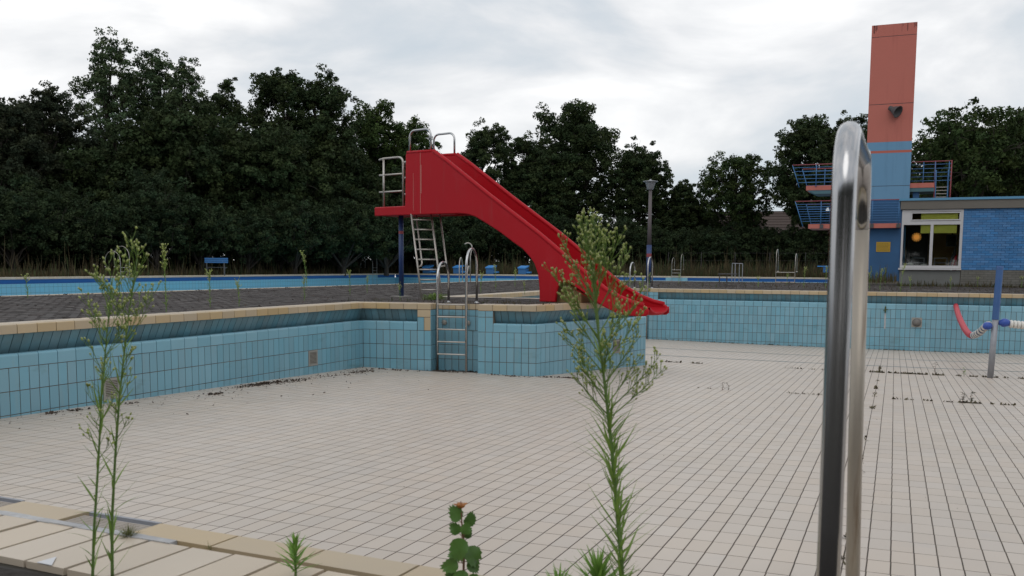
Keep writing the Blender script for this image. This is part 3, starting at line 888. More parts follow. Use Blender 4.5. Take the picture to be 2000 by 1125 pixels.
# ================================================================== far swimming pool
fp = MB()
def quad(mb, a, b, z0, z1): mb.add([P(*a, z0), P(*b, z0), P(*b, z1), P(*a, z1)], [(0, 1, 2, 3)])
FBZ = -1.6
far_floor = MB(); far_floor.add([P(FU0 - .2, FV0, FBZ), P(FU1 + .2, FV0, FBZ), P(FU1 + .2, FV1 + .2, FBZ), P(FU0 - .2, FV1 + .2, FBZ)], [(0, 1, 2, 3)])
far_floor.add([P(FU1 + .2, FVN - .2, FBZ), P(FUR + .2, FVN - .2, FBZ), P(FUR + .2, FV1 + .2, FBZ), P(FU1 + .2, FV1 + .2, FBZ)], [(0, 1, 2, 3)])
tag(far_floor.build('far_pool_floor', M['pale_blue_tile']), kind='structure')
def far_tile_mat():
    m_ = mat('far_pool_tile', (0.16, 0.42, 0.56), 0.3)
    t = m_.node_tree; b = t.nodes['Principled BSDF']
    tc_ = t.nodes.new('ShaderNodeTexCoord')
    br = nd(t, 'ShaderNodeTexBrick', Scale=1.0)
    br.offset = 0.0; br.inputs['Brick Width'].default_value = .25; br.inputs['Row Height'].default_value = .25
    br.inputs['Mortar Size'].default_value = .006; br.inputs['Color1'].default_value = (0.16, 0.43, 0.58, 1)
    br.inputs['Color2'].default_value = (0.18, 0.41, 0.54, 1); br.inputs['Mortar'].default_value = (0.07, 0.17, 0.22, 1)
    t.links.new(tc_.outputs['UV'], br.inputs['Vector'])
    t.links.new(br.outputs['Color'], b.inputs['Base Color'])
    return m_
M['far_tile'] = far_tile_mat()
def far_wall(label, a, b, steps=()):
    """low pool wall seen far away: coping, dark blue overflow channel, ledge and tiled face; heads with the pool on the right"""
    pa, pb = P(*a, 0), P(*b, 0)
    d = (pb - pa).normalized(); L = (pb - pa).length
    r = empty('pool_wall', label, 'pool wall', pa, math.atan2(d.y, d.x))
    mb = MB(); mb.box(0, L, 0, .02, -2.05, .145)
    o = mb.build('tiled_face', M['far_tile'], r)
    me = o.data; uvl = me.uv_layers.new(name='UVMap')
    for lp in me.loops:
        c = me.vertices[lp.vertex_index].co; uvl.data[lp.index].uv = (c.x, c.z + .0)
    mb = MB(); mb.box(0, L, .0, .08, .1465, .155); mb.build('ledge', M['pale_blue_tile'], r)
    mb = MB(); mb.prism(ccw([(.09, .06), (.03, .355), (.32, .355), (.32, -.05), (.09, -.05)]), 0, L); mb.build('overflow_channel', M['far_blue'], r)
    n_ = int(L / .25)
    mb = MB()
    for k in range(n_): mb.prism(COP, k * .25 + .004, k * .25 + .246)
    tag(mb.build('coping_tiles', M['edge_tile'], r), kind='stuff')
    mb = MB(); mb.box(0, L, .125, .36, .43, .4565); mb.build('edge_row', M['edge_tile'], r)
    for s_ in steps:       # ladder bay breaking the channel
        mb = MB(); mb.box(s_ - .75, s_ + .75, -.004, .1, .15, .354); mb.build('ladder_bay', M['pale_blue_tile'], r)
    return r
far_wall('far long pool wall with deep blue overflow channel, below the trees on the left', (FU0, -28), (FU0, FV1), (28 + 36.7, 28 + 60.9))
far_wall('far pool wall below the blue starting blocks, at the back', (FU0, FV1), (FUR, FV1), (21.9,))
far_wall('near rim of the far pool beyond the paved deck on the left', (FU1, FVN), (FU1, -28))
far_wall('near rim of the diving pool beyond the paved deck on the right', (FUR, FVN), (FU1, FVN))
far_wall('end wall of the diving pool at the foot of the diving tower', (FUR, FV1), (FUR, FVN))

# ================================================================== slide
H3 = .66
sdv = Vector((math.cos(H3), -math.sin(H3), 0))           # down the slide
SB = Vector((0.544, 17.036, 0))
slide = empty('water_slide', 'big red water slide with a straight chute down into the empty pool', 'slide', SB + Vector((0, 0, DZ)), math.atan2(sdv.y, sdv.x))
# local frame: x down the slide, y away from the camera, z up from the deck
out = [(-4.29, 1.64), (-4.29, 1.80), (-4.27, 1.82), (-3.44, 1.82), (-3.42, 1.84), (-3.395, 2.81), (-3.37, 2.865), (-3.31, 2.88), (-2.70, 2.865), (-2.62, 2.83),
       (-2.3, 2.63), (-1.32, 1.985), (-.13, 1.235), (.55, .77), (.98, .475), (1.30, .265), (1.60, .125), (1.85, .045), (2.05, .008), (2.10, -.015), (2.155, -.07), (2.15, -.14), (2.10, -.175),
       (1.95, -.185), (1.70, -.175), (1.51, -.135), (1.25, -.03), (.98, .13), (.60, .33), (.44, .375), (.345, .33), (.305, .22), (.28, .005),
       (-.08, .005), (-.085, .25), (-.12, .50), (-.20, .68), (-.29, .79), (-.47, .95), (-.71, 1.085), (-1.0, 1.26), (-1.31, 1.42), (-1.60, 1.56), (-1.80, 1.61), (-1.98, 1.625), (-2.6, 1.63)]
def panel(name, y0, y1, lab=None):
    """flat panel with softened outer edges"""
    def inset(poly, dd):
        n = len(poly); r = []
        a_ = sum(poly[i][0] * poly[(i + 1) % n][1] - poly[(i + 1) % n][0] * poly[i][1] for i in range(n))
        sg = 1 if a_ > 0 else -1
        for i in range(n):
            p0, p1, p2 = Vector((*poly[i - 1], 0)), Vector((*poly[i], 0)), Vector((*poly[(i + 1) % n], 0))
            e1, e2 = (p1 - p0).normalized(), (p2 - p1).normalized()
            n1_, n2_ = Vector((-e1.y, e1.x, 0)) * sg, Vector((-e2.y, e2.x, 0)) * sg
            nn = n1_ + n2_
            nn = nn / max(.5, nn.length_squared / 2)
            q = p1 + nn * dd
            r.append((q.x, q.y))
        return r
    i1, i2 = inset(out, .008), inset(out, .022)
    rings = [(y0, i2), (y0 + .006, i1), (y0 + .02, out), (y1 - .02, out), (y1 - .006, i1), (y1, i2)]
    n = len(out); bm = bmesh.new()
    vv = [[bm.verts.new((x, y, z)) for x, z in pl] for y, pl in rings]
    for a in range(len(rings) - 1):
        for i in range(n):
            j = (i + 1) % n
            f = bm.faces.new((vv[a][i], vv[a][j], vv[a + 1][j], vv[a + 1][i])); f.smooth = True
    fs = [bm.faces.new(vv[0]), bm.faces.new(vv[-1])]
    for f in fs: f.normal_update()
    bmesh.ops.triangulate(bm, faces=fs)
    bmesh.ops.recalc_face_normals(bm, faces=bm.faces[:])
    me = bpy.data.meshes.new(name); bm.to_mesh(me); bm.free(); me.materials.append(M['red'])
    return link(name, me, slide)
SWD = .70
p1_ = panel('side_panel', 0.0, .055)
panel('side_panel', SWD, SWD + .055)
rimp = [(-2.66, 2.845), (-2.3, 2.625), (-1.32, 1.98), (-.13, 1.23), (.55, .765), (.98, .47), (1.30, .26), (1.60, .12), (1.85, .04), (2.05, .003)]
for y in (.022, SWD + .022):
    mb = MB(); mb.tube([(x, y, z + .004) for x, z in rimp], .040, 10); mb.build('rim', M['red'], slide, smooth=True)
    mb = MB(); mb.tube([(-3.36, y, 2.862), (-2.70, y, 2.848)], .032, 10); mb.build('top_rim', M['red'], slide, smooth=True)
# chute bed, with the rounded lip at the bottom
bed = [(-3.42, 2.34), (-2.75, 2.32), (-2.4, 2.14), (-1.32, 1.45), (-.13, .70), (.60, .23), (1.10, -.01), (1.5, -.10), (1.8, -.135), (2.05, -.14), (2.13, -.135), (2.165, -.115)]
mb = MB(); ny = 8
rows_ = []
for x, z in bed:
    rows_.append([(x, .05 + (SWD - .045) * k / ny, z + .09 * abs(2 * k / ny - 1) ** 3) for k in range(ny + 1)])
nb = len(bed)
vs_ = [p for r in rows_ for p in r] + [(x, y, z - .035) for r in rows_ for x, y, z in r]
fs_ = []
K = ny + 1
for i in range(nb - 1):
    for k in range(ny):
        fs_.append((i * K + k, i * K + k + 1, (i + 1) * K + k + 1, (i + 1) * K + k))
        o2 = nb * K
        fs_.append((o2 + i * K + k, o2 + (i + 1) * K + k, o2 + (i + 1) * K + k + 1, o2 + i * K + k + 1))
for k in range(ny):
    fs_.append(((nb - 1) * K + k, (nb - 1) * K + k + 1, nb * K + (nb - 1) * K + k + 1, nb * K + (nb - 1) * K + k))
    fs_.append((k, nb * K + k, nb * K + k + 1, k + 1))
mb.add(vs_, fs_)
bo = mb.build('chute', M['red'], slide, smooth=True)
mb = MB(); mb.box(-4.27, -2.6, .05, SWD + .005, 1.655, 1.70); mb.build('platform_floor', M['red'], slide)
mb = MB(); mb.box(-4.29, -4.235, .05, SWD + .005, 1.65, 1.81); mb.build('platform_end', M['red'], slide)
# scratches and seam on the near panel
mb = MB(); mb.box(-2.995, -2.989, -.0025, .002, 1.66, 2.84); mb.box(-3.185, -3.181, -.0022, .002, 1.72, 2.45); mb.box(-2.975, -2.967, -.0028, .002, 2.05, 2.60)
mb.build('seam', M['red_scratch'], slide)
mb = MB(); mb.prism(ccw([(.16, 0), (.16, .52), (.20, .56), (.60, .56), (.64, .52), (.64, 0)]), .14, .72); mb.build('pedestal', M['beige_block'], slide)
# post under the platform
po = MB(); po.tube([(-3.82, .30, -.01), (-3.82, .30, 1.66)], .05, 14); post = po.build('post', M['navy'], slide, smooth=True)
mb = MB(); mb.tube([(-3.82, .30, 1.28), (-3.82, .30, 1.34)], .0515, 14); mb.build('post_band', M['rail_red'], post)
mb = MB(); mb.box(-3.98, -3.66, .14, .46, -.01, .012); mb.build('base_plate', M['concrete'], post)
# hoops on top
for y in (.03, SWD + .025):
    x0_, x1_, zt = -3.30, -2.74, 3.28
    rr_ = .13
    pts = [(x0_, y, 2.82), (x0_, y, zt - rr_)] + [tuple(q) for q in arc((x0_ + rr_, y, zt - rr_), rr_, PI, PI / 2, 5, (1, 0, 0), (0, 0, 1))][1:] + \
          [tuple(q) for q in arc((x1_ - rr_, y, zt - rr_), rr_, PI / 2, 0, 5, (1, 0, 0), (0, 0, 1))] + [(x1_, y, 2.80)]
    mb = MB(); mb.tube(pts, .021, 10); mb.build('hoop', M['steel'], slide, smooth=True)
# guard rail cage at the back of the platform
for y, xo in ((.04, 0), (SWD + .01, 0.0)):
    xl, xr, zt = -4.05, -3.50, 2.79
    pts = [(xl - .12, y, zt - .02), (xl, y, zt), (xr - .12, y, zt)] + [tuple(q) for q in arc((xr - .12, y, zt - .12), .12, PI / 2, 0, 5, (1, 0, 0), (0, 0, 1))][1:] + [(xr, y, 1.80)]
    mb = MB(); mb.tube(pts, .021, 10)
    mb.tube([(xl, y, zt), (xl, y, 1.80)], .02, 10)
    g_ = mb.build('guard_frame', M['dull_steel'], slide, smooth=True)
    for zz in (2.12, 2.46):
        mb = MB(); mb.tube([(xl - .12, y, zz), (xr, y, zz)], .018, 8); mb.build('guard_bar', M['dull_steel'], g_, smooth=True)
# ladder up to the platform: world points brought into the slide's frame
inv = Matrix.Rotation(-math.atan2(sdv.y, sdv.x), 4, 'Z') @ Matrix.Translation(-(SB + Vector((0, 0, DZ))))
LF, LT = Vector((-1.76, 18.42, DZ)), Vector((-2.02, 19.05, 2.12))
wv = Vector((.395, .0, 0))
lad = MB()
for q in (Vector((0, 0, 0)), wv):
    lad.tube([inv @ (LF + q), inv @ (LT + q)], .019, 8)
ladder = lad.build('ladder', M['dull_steel'], slide, smooth=True)
for k in range(8):
    f = .10 + k * .118
    a = LF.lerp(LT, f)
    mb = MB(); mb.tube([inv @ a, inv @ (a + wv)], .015, 8); mb.build('rung', M['dull_steel'], ladder, smooth=True)
for sx in (-.0, .395):
    off_ = Vector((.075 if sx == 0 else .16, .18, 0))
    a, b = LF.lerp(LT, .40) + Vector((sx, 0, 0)), LT + Vector((sx, 0, 0))
    mb = MB(); mb.tube([inv @ (a + Vector((0, 0, -.06))), inv @ (a + off_ * .8 + Vector((0, 0, -.03))), inv @ (a + off_ + Vector((0, 0, .02))), inv @ (b + off_)], .016, 8)
    mb.build('handrail', M['dull_steel'], ladder, smooth=True)

# ================================================================== pool ladders
def pool_ladder(label, p, d, b, w, hl, hr, zfloor, back=.42, front=.06, step=.21, steps=None, r=.021, zstart=.44, name='pool_ladder', mt='steel', group=None):
    """d: along the wall (left to right), b: from pool into the deck; two hooped rails and treads"""
    root = empty(name, label, 'pool ladder', p, math.atan2(d.y, d.x), group)
    for x, h in ((0, hl), (w, hr)):
        rr_ = (back + front) / 2
        c = (x, back - rr_, DZ + h - rr_)
        pts = [(x, -front, zfloor), (x, -front, DZ + h - rr_)] + [tuple(q) for q in arc(c, rr_, PI, 0, 12, (0, 1, 0), (0, 0, 1))][1:-1] + [(x, back, DZ + h - rr_), (x, back, DZ - .03)]
        mb = MB(); mb.tube(pts, r, 10)
        o = mb.build('rail', M[mt], root, smooth=True)
        mb = MB(); mb.lathe([(.05, 0), (.05, .006), (.03, .012), (.026, .03)], 12, Matrix.Translation((x, back, DZ))); mb.build('rail_flange', M[mt], o, smooth=True)
    z = zstart
    k = 0
    while z > zfloor + .12 and (steps is None or k < steps):
        mb = MB(); mb.box(r * .6, w - r * .6, -front - .035, -front + .035, z - .018, z)
        mb.tube([(r * .5, -front - .03, z - .008), (w - r * .5, -front - .03, z - .008)], .013, 8)
        mb.build('tread', M['dull_steel'], root); z -= step; k += 1
    return root
pl_o = Cw + df * (R0 + .10)
L1 = pool_ladder('steel pool ladder with one tall rail in the tiled recess below the slide', pl_o, df, bf, .515, .70, .93, -.68, back=.62, front=-.06, zstart=.455)
for x in (.06, .485):
    mb = MB(); mb.lathe([(.045, 0), (.045, .02), (.02, .03), (.0, .03)], 12, Matrix.Translation((x, .24, .13)) @ Matrix.Rotation(PI / 2, 4, 'X')); mb.build('wall_bracket', M['grille'], L1, smooth=True)
pool_ladder('steel pool ladder at the far wall, beside the end of the slide', W0 + dw * (-.86), dw, wfar.b, .54, .76, .92, -1.03, back=.5, front=.02, zstart=.44)

# ladders of the far pool (small in the picture)
pool_ladder('thin steel pool ladder on the far left pool wall, left of the blue slide post', P(-36.5, 60.6), Vv, -Uv, .6, .80, 1.05, -1.0, back=.9, front=.1, steps=3, r=.014, mt='dull_steel')
pool_ladder('thin steel pool ladder on the far left pool wall behind the tall left weeds', P(-36.5, 36.4), Vv, -Uv, .6, .80, 1.05, -1.0, back=.9, front=.1, steps=3, r=.014, mt='dull_steel')
pool_ladder('short steel ladder on the back pool wall right of the lamp post', P(-15.0, 64.25), Uv, Vv, .62, .80, 1.05, -1.0, back=.7, front=.1, steps=3, r=.014, mt='dull_steel')
pool_ladder('pair of upright ladder rails on the near rim of the diving pool', P(-5.4, 42.85), Uv, -Vv, .8, .98, .79, -1.0, back=.6, front=.1, steps=3, r=.014, mt='dull_steel')
pool_ladder('thin hooped steel ladder seen just behind the nearer pool ladder rails', Vector((-2.05, 37.4, 0)) , Vector((1, -.1, 0)), Vv, .32, .95, .62, -.6, back=.55, front=.25, steps=2, r=.018, mt='dull_steel')
hk = empty('bent_pipe', 'tall thin pipe with a hooked top rising behind the pool ladder', 'pipe', (-1.62, 36.6, DZ))
mb = MB(); mb.tube([(0, 0, 0), (.0, 0, 1.0), (.05, 0, 1.25)] + [tuple(q) for q in arc((-.10, 0, 1.34), .16, -.3, 2.4, 8, (1, 0, 0), (0, 0, 1))], .022, 8); mb.build('pipe', M['dull_steel'], hk, smooth=True)
mb = MB(); mb.lathe([(.07, 0), (.07, .02), (.03, .03)], 12); mb.build('base_flange', M['dull_steel'], hk)

# handrail close to the camera
hr = empty('handrail', 'thick stainless steel pool handrail standing close to the camera', 'handrail', (.430, 1.25, DZ))
q0, q1 = Vector((0, 0, -.02)), Vector((.208, .50, 0))
dirh = Vector((q1.x, q1.y, 0)).normalized()
rr_ = .095
pts = [q0, Vector((0, 0, .3)), Vector((0, 0, .738))]
c0 = Vector((0, 0, .738)) + dirh * rr_
pts += arc(c0, rr_, PI, PI * .58, 10, dirh, ZV)[1:]
ztop2 = .836
c1_ = Vector((q1.x, q1.y, ztop2 - .12)) - dirh * .12
pts += arc(c1_, .12, PI * .60, 0, 10, dirh, ZV)
mb = MB(); mb.tube(pts, [.0158] * (len(pts) - 11) + [.0158 - .0028 * k / 10 for k in range(11)], 28); mb.build('rail_tube', M['hand_steel'], hr, smooth=True)
mb = MB(); mb.tube([pts[-1] + Vector((0, 0, .004)), Vector((q1.x + .005, q1.y, .3)), Vector((q1.x + .016, q1.y, -.2)), Vector((q1.x + .03, q1.y, -.93))], .0131, 24); mb.build('pool_side_leg', M['reflection_tint_steel'], hr, smooth=True)
mb = MB(); mb.lathe([(.05, 0), (.05, .008), (.03, .014), (.0175, .03)], 20); mb.build('rail_flange', M['steel'], hr, smooth=True)

# ================================================================== float line on its pole
pb = Vector((8.557, 16.871, floor_z(*uv_of(Vector((8.557, 16.871, 0))))))
pole = empty('pole', 'steel pole with blue upper half standing on the pool floor', 'pole', pb)
lean = Vector((.03, 0, 1)).normalized()
mb = MB(); mb.tube([Vector((0, 0, -.01)), Vector((.034, 0, 1.05))], .052, 16); mb.build('pole_tube', M['galv'], pole, smooth=True)
mb = MB(); mb.prism([(-.056, 1.04), (.056, 1.04), (.056, 1.985), (-.056, 1.985)], -.056 + .04, .056 + .04); 
mb = MB(); mb.tube([Vector((.034, 0, 1.045)), Vector((.062, 0, 1.98)), Vector((.0625, 0, 1.992))], [.058, .058, .05], 16); mb.build('pole_sleeve', M['pole_blue'], pole, smooth=False)
ln = empty('float_line', 'lane float line with red, white and blue floats slung from the pole', 'float line', pb + Vector((.03, 0, .96)))
LINE = [Vector(q) - ln.location for q in ((8.475, 16.85, .112), (8.588, 17.2, .054), (8.769, 17.8, -.099), (9.112, 18.8, -.218), (9.701, 20.3, -.192), (10.637, 22.6, -.035), (11.619, 24.889, .131))]
LCUM = [0.0]
for a_, b_ in zip(LINE, LINE[1:]): LCUM.append(LCUM[-1] + (b_ - a_).length)
def sag(t):      # smooth curve through the points, from the pole (0) to the far ledge (1)
    s_ = max(0, min(1, t)) * LCUM[-1]
    i = max(k for k in range(len(LINE) - 1) if LCUM[k] <= s_ + 1e-9)
    f = (s_ - LCUM[i]) / (LCUM[i + 1] - LCUM[i])
    p0, p1, p2, p3 = LINE[max(i - 1, 0)], LINE[i], LINE[i + 1], LINE[min(i + 2, len(LINE) - 1)]
    return .5 * ((2 * p1) + (p2 - p0) * f + (2 * p0 - 5 * p1 + 4 * p2 - p3) * f * f + (3 * p1 - p0 - 3 * p2 + p3) * f ** 3)
pts = [sag(k / 40) for k in range(41)]
mb = MB(); mb.tube(pts, .012, 6); mb.build('rope', M['float_navy'], ln, smooth=True)
def along(t0, t1, r, m_, nm, seg=12, n=3):
    mb = MB(); mb.tube([sag(t0 + (t1 - t0) * k / n) for k in range(n + 1)], r, seg); return mb.build(nm, m_, ln, smooth=True)
mb = MB(); mb.lathe([(.0, -.10), (.05, -.09), (.085, -.05), (.09, .0), (.085, .05), (.05, .09), (0, .10)], 16, Matrix.Translation((-.13, 0, -.03)) @ Matrix.Scale(.78, 4) @ Matrix.Rotation(PI / 2, 4, 'Y')); mb.build('blue_float', M['float_blue'], ln, smooth=True)
t = .012
for k in range(8):
    along(t, t + .012, .068, M['white_plastic'], 'white_float'); along(t + .013, t + .0235, .066, M['float_navy'], 'navy_float'); t += .0245
along(t, .998, .064, M['float_red'], 'red_foam_tube', 14, 24)
mb = MB(); mb.lathe([(.0, -.12), (.05, -.11), (.07, -.06), (.09, -.04), (.095, .0), (.09, .05), (.07, .10), (0, .12)], 16, Matrix.Translation((.15, -.02, .03)) @ Matrix.Scale(.8, 4) @ Matrix.Rotation(PI / 2, 4, 'Y')); mb.build('blue_float', M['float_blue'], ln, smooth=True)
mb = MB(); mb.tube([(.22, 0, .0), (3.6, -.5, -.3)], .012, 6); mb.build('rope', M['float_navy'], ln, smooth=True)
for k in range(16):
    f = .265 + k * .062
    mb = MB(); mb.lathe([(.03, -.027), (.066, -.022), (.074, 0), (.066, .022), (.03, .027)], 14, Matrix.Translation((f, -.148 * f, .012 - .089 * (f - .22))) @ Matrix.Rotation(-.15, 4, 'Z') @ Matrix.Rotation(PI / 2, 4, 'Y')); mb.build('white_float', M['white_plastic'], ln, smooth=True)

# ================================================================== lamp post
lp = empty('street_lamp', 'grey lamp post with inverted cone shade and blue painted foot', 'lamp post', (5.425, 38.0, DZ))
mb = MB(); mb.tube([(0, 0, 1.5), (0, 0, 2.4), (.004, 0, 3.70)], [.085, .075, .06], 12); mb.build('mast', M['lamp_post'], lp, smooth=True)
mb = MB(); mb.tube([(0, 0, 0), (0, 0, 1.5)], .098, 12); ft = mb.build('painted_foot', M['navy'], lp, smooth=True)
mb = MB(); mb.tube([(0, 0, 1.02), (0, 0, 1.16)], .0995, 12); mb.build('faded_band', M['rail_red'], ft)
mb = MB(); mb.lathe([(.09, 3.66), (.125, 3.69), (.205, 3.95), (.215, 3.965), (.20, 3.97)], 20); mb.build('lamp_shade', M['lamp_grey'], lp, smooth=True)
mb = MB(); mb.lathe([(.20, 3.966), (.30, 3.975), (.305, 3.99), (.28, 4.0), (.05, 4.03), (.03, 4.08), (0, 4.085)], 20); mb.build('lamp_lid', M['lamp_grey'], lp, smooth=True)

# ================================================================== diving tower
TWV = 53.0
tw = empty('diving_tower', 'tall slab diving tower, red above and pale blue below, with two platforms', 'diving tower', P(-2.35, TWV, DZ), math.atan2(Uv.y, Uv.x))
TWW, TWT = 2.14, .62
mb = MB()
for z0, z1 in ((7.07, 8.955), (8.985, 12.32), (12.345, 12.93)):
    mb.box(0, TWW, 0, TWT, z0, z1)
up_ = mb.build('upper_slab', M['salmon'], tw)
mb = MB(); mb.box(.012, TWW - .012, .012, TWT - .012, 7.07, 12.9); mb.build('joint_core', M['dark_grey'], up_)
st_ = random.Random(4)
mb = MB()
for k in range(16):
    x = st_.choice([st_.uniform(.03, .3), st_.uniform(1.2, 2.08), st_.uniform(1.9, 2.1)]); w_ = st_.uniform(.015, .05); h_ = st_.uniform(.12, .42)
    mb.box(x, min(x + w_, TWW - .004), -.002, .01, 12.925 - h_, 12.928)
mb.build('water_stains', M['tower_stain'], up_)
mb = MB()
for z0, z1 in ((4.155, 4.83), (4.855, 6.51), (6.635, 7.068)): mb.box(0, TWW, 0, TWT, z0, z1)
lo_ = mb.build('lower_slab', M['tower_blue'], tw)
mb = MB(); mb.box(0.001, TWW - .001, .001, TWT - .001, 6.512, 6.633); mb.build('red_stripe', M['stripe'], tw)
mb = MB(); mb.box(.012, TWW - .012, .012, TWT - .012, 4.2, 6.5); mb.build('joint_core', M['dark_grey'], lo_)
mb = MB(); mb.box(.05, 2.4, .0, .8, -.6, 4.153); bs = mb.build('plinth_wall', M['base_blue'], tw)
mb = MB(); mb.box(-.6, 2.6, .0, 1.4, -1.0, -.02)
mb.build('footing', M['concrete'], tw)
sg = MB(); sg.box(.665, 1.345, -.02, -.002, 1.48, 1.985); sgo = sg.build('notice', M['sign_yellow'], bs)
mb = MB(); sr = random.Random(9)
for k in range(6):      # rows of unreadable small print as seen from here
    z = 1.90 - k * .068; x = .71
    while x < 1.26:
        w_ = sr.uniform(.03, .09); mb.box(x, min(x + w_, 1.30), -.022, -.019, z - .022, z); x += w_ + .022
mb.build('notice_print', M['sign_ink'], sgo)
# spot lamp on the slab
mb = MB()
TL_ = Matrix.Translation((1.17, -.2, 8.66)) @ Matrix.Scale(1.4, 4) @ Matrix.Rotation(math.radians(122), 4, 'Y') @ Matrix.Rotation(.5, 4, 'X')
mb.lathe([(.05, -.16), (.08, -.15), (.085, -.02), (.12, .02), (.21, .24), (.225, .25), (.20, .245), (.10, .06), (0, .05)], 16, TL_)
fo = mb.build('spotlight', M['dark_grey'], tw, smooth=True)
mb = MB(); mb.tube([(1.10, 0, 8.78), (1.10, -.16, 8.74)], .03, 8); mb.box(1.05, 1.15, -.02, .01, 8.68, 8.86); mb.build('bracket', M['dark_grey'], fo)

def platform(name, x0, x1, y0, y1, zt, th, taper):
    mb = MB()
    mb.prism([(y0, zt - th), (y0, zt), (y1, zt), (y1, zt - th)][::-1], x0, x1)
    o = mb.build(name, M['salmon'], tw)
    if taper is None: return o
    mb = MB(); mb.add([(x0 + .05, y0 + .02, zt - th - .002), (x1, y0 + .02, zt - th - .002), (x1, y1 - .02, zt - th - .002), (x0 + .05, y1 - .02, zt - th - .002),
                       (x0 + taper, y0 + .06, zt - th - .19), (x1, y0 + .06, zt - th - .19), (x1, y1 - .06, zt - th - .19), (x0 + taper, y1 - .06, zt - th - .19)],
                      [(0,1,2,3),(4,7,6,5),(0,4,5,1),(1,5,6,2),(2,6,7,3),(3,7,4,0)])
    mb.build('haunch', M['slab_teal'], o)
    return o
def railing(x0, x1, y, zt, h, nbar, posts, flare=0.0, end_flare=0.0):
    """horizontal blue bars, red top rail, leaning outwards by flare"""
    def pt(x, f): return Vector((x - (end_flare * f if x == x0 else 0), y - flare * f, zt + h * f))
    mb = MB(); mb.tube([pt(x0, 1), pt(x1, 1)], .024, 8)
    o = mb.build('railing', M['rail_red'], tw, smooth=True)
    for k in range(nbar):
        f = .08 + .78 * k / (nbar - 1)
        mb = MB(); mb.tube([pt(x0, f), pt(x1, f)], .0155, 6); mb.build('rail_bar', M['rail_blue'], o, smooth=True)
    for x in posts:
        mb = MB(); mb.tube([pt(x, -.16), pt(x, 1)], .023, 6); mb.build('rail_post', M['rail_blue'], o, smooth=True)
    return o
LX = .0
# lower (three metre) platform: runs in front of the slab
platform('lower_platform', -2.72, 1.80, -.40, 2.0, 2.92, .23, None)
railing(-3.05, 1.75, -.42, 2.98, 1.13, 8, (-3.05, -2.10, -1.0, .42, 1.68), .10, .36)
railing(-2.80, 1.75, 2.05, 2.98, 1.13, 8, (-2.80, -1.85, -.8, .42, 1.68), -.05, .30)
for x in (-2.05, -.95, .42, 1.68):
    mb = MB(); mb.box(x - .09, x + .09, -.455, -.40, 2.70, 2.90); mb.build('post_foot', M['dark_grey'], tw)
# upper (five metre) platform
platform('upper_platform', -2.95, 3.28, .10, 2.2, 4.96, .24, .45)
railing(-3.35, -.02, .05, 5.05, 1.0, 5, (-3.35, -2.45, -1.3, -.3), .08, .32)
railing(-3.1, -.02, 2.25, 5.05, 1.0, 5, (-3.1, -2.2, -1.2, -.3), -.05, .30)
railing(2.17, 4.05, 1.0, 5.05, 1.06, 5, (2.75, 3.3, 3.95), 0)
for x, c in ((3.30, 'rail_red'), (4.06, 'rail_red'), (3.36, 'rail_blue'), (3.94, 'rail_blue')):
    mb = MB(); mb.tube([(x, 1.1 if c == 'rail_red' else 1.35, 2.95), (x, 1.1 if c == 'rail_red' else 1.35, 6.15 if c == 'rail_red' else 5.7)], .035, 6); mb.build('stair_pole', M[c], tw, smooth=True)
for k in range(12):
    mb = MB(); mb.box(3.36, 3.94, 1.3 + k * .02, 1.5 + k * .02, 2.95 + k * .17, 2.985 + k * .17); mb.build('stair_tread', M['dull_steel'], tw)
mb = MB(); mb.box(2.3, 2.6, .3, .6, -.3, 4.72); mb.box(2.3, 2.6, 1.7, 2.0, -.3, 4.72); mb.build('rear_column', M['base_blue'], tw)

# ================================================================== bath attendant's building
BV = 37.4
bd = empty('pool_building', 'low blue brick pool building with flat roof and wide window', 'building', P(-.42, BV, DZ), math.atan2(Uv.y, Uv.x))
BW, BD, BH = 9.0, 6.0, 3.13
# room behind the window is real: floor, walls, ceiling
def bbox(name, m_, *b, parent=bd):
    mb = MB(); mb.box(*b); return mb.build(name, M[m_], parent)
fas = bbox('fascia', 'fascia', -.0, BW + .1, -.10, .06, 2.75, 3.055)
bbox('fascia', 'fascia', -.0, .10, .062, BD, 2.75, 3.055)
rf = bbox('roof', 'roof_blue', -.06, BW + .15, -.14, BD + .1, 3.057, 3.14)
WX0, WX1 = .06, 2.07
bbox('side_wall', 'base_blue', .02, .16, .10, BD, -.1, 2.748)
bbox('rear_wall', 'interior', .0, BW, BD - .2, BD, -.1, 2.748)
bbox('room_ceiling', 'interior', .17, 4.2, .16, 4.0, 2.70, 2.745)
bbox('room_floor', 'interior', .17, 4.2, .16, 4.0, -.05, .0)
bbox('room_rear_wall', 'interior_ochre', .17, 4.2, 3.2, 3.3, 0, 2.69)
bbox('room_side_wall', 'interior_blue', .17, .20, .2, 3.19, 0, 2.69)
bbox('room_side_wall', 'interior', 4.1, 4.2, .2, 3.19, 0, 2.69)
bbox('cupboard', 'black', .25, 1.0, 2.3, 3.1, 0, 2.2)
# parapet panel under the window
bbox('parapet_panel', 'panel_grey', WX0, WX1 - .012, -.005, .14, -.1, .575)
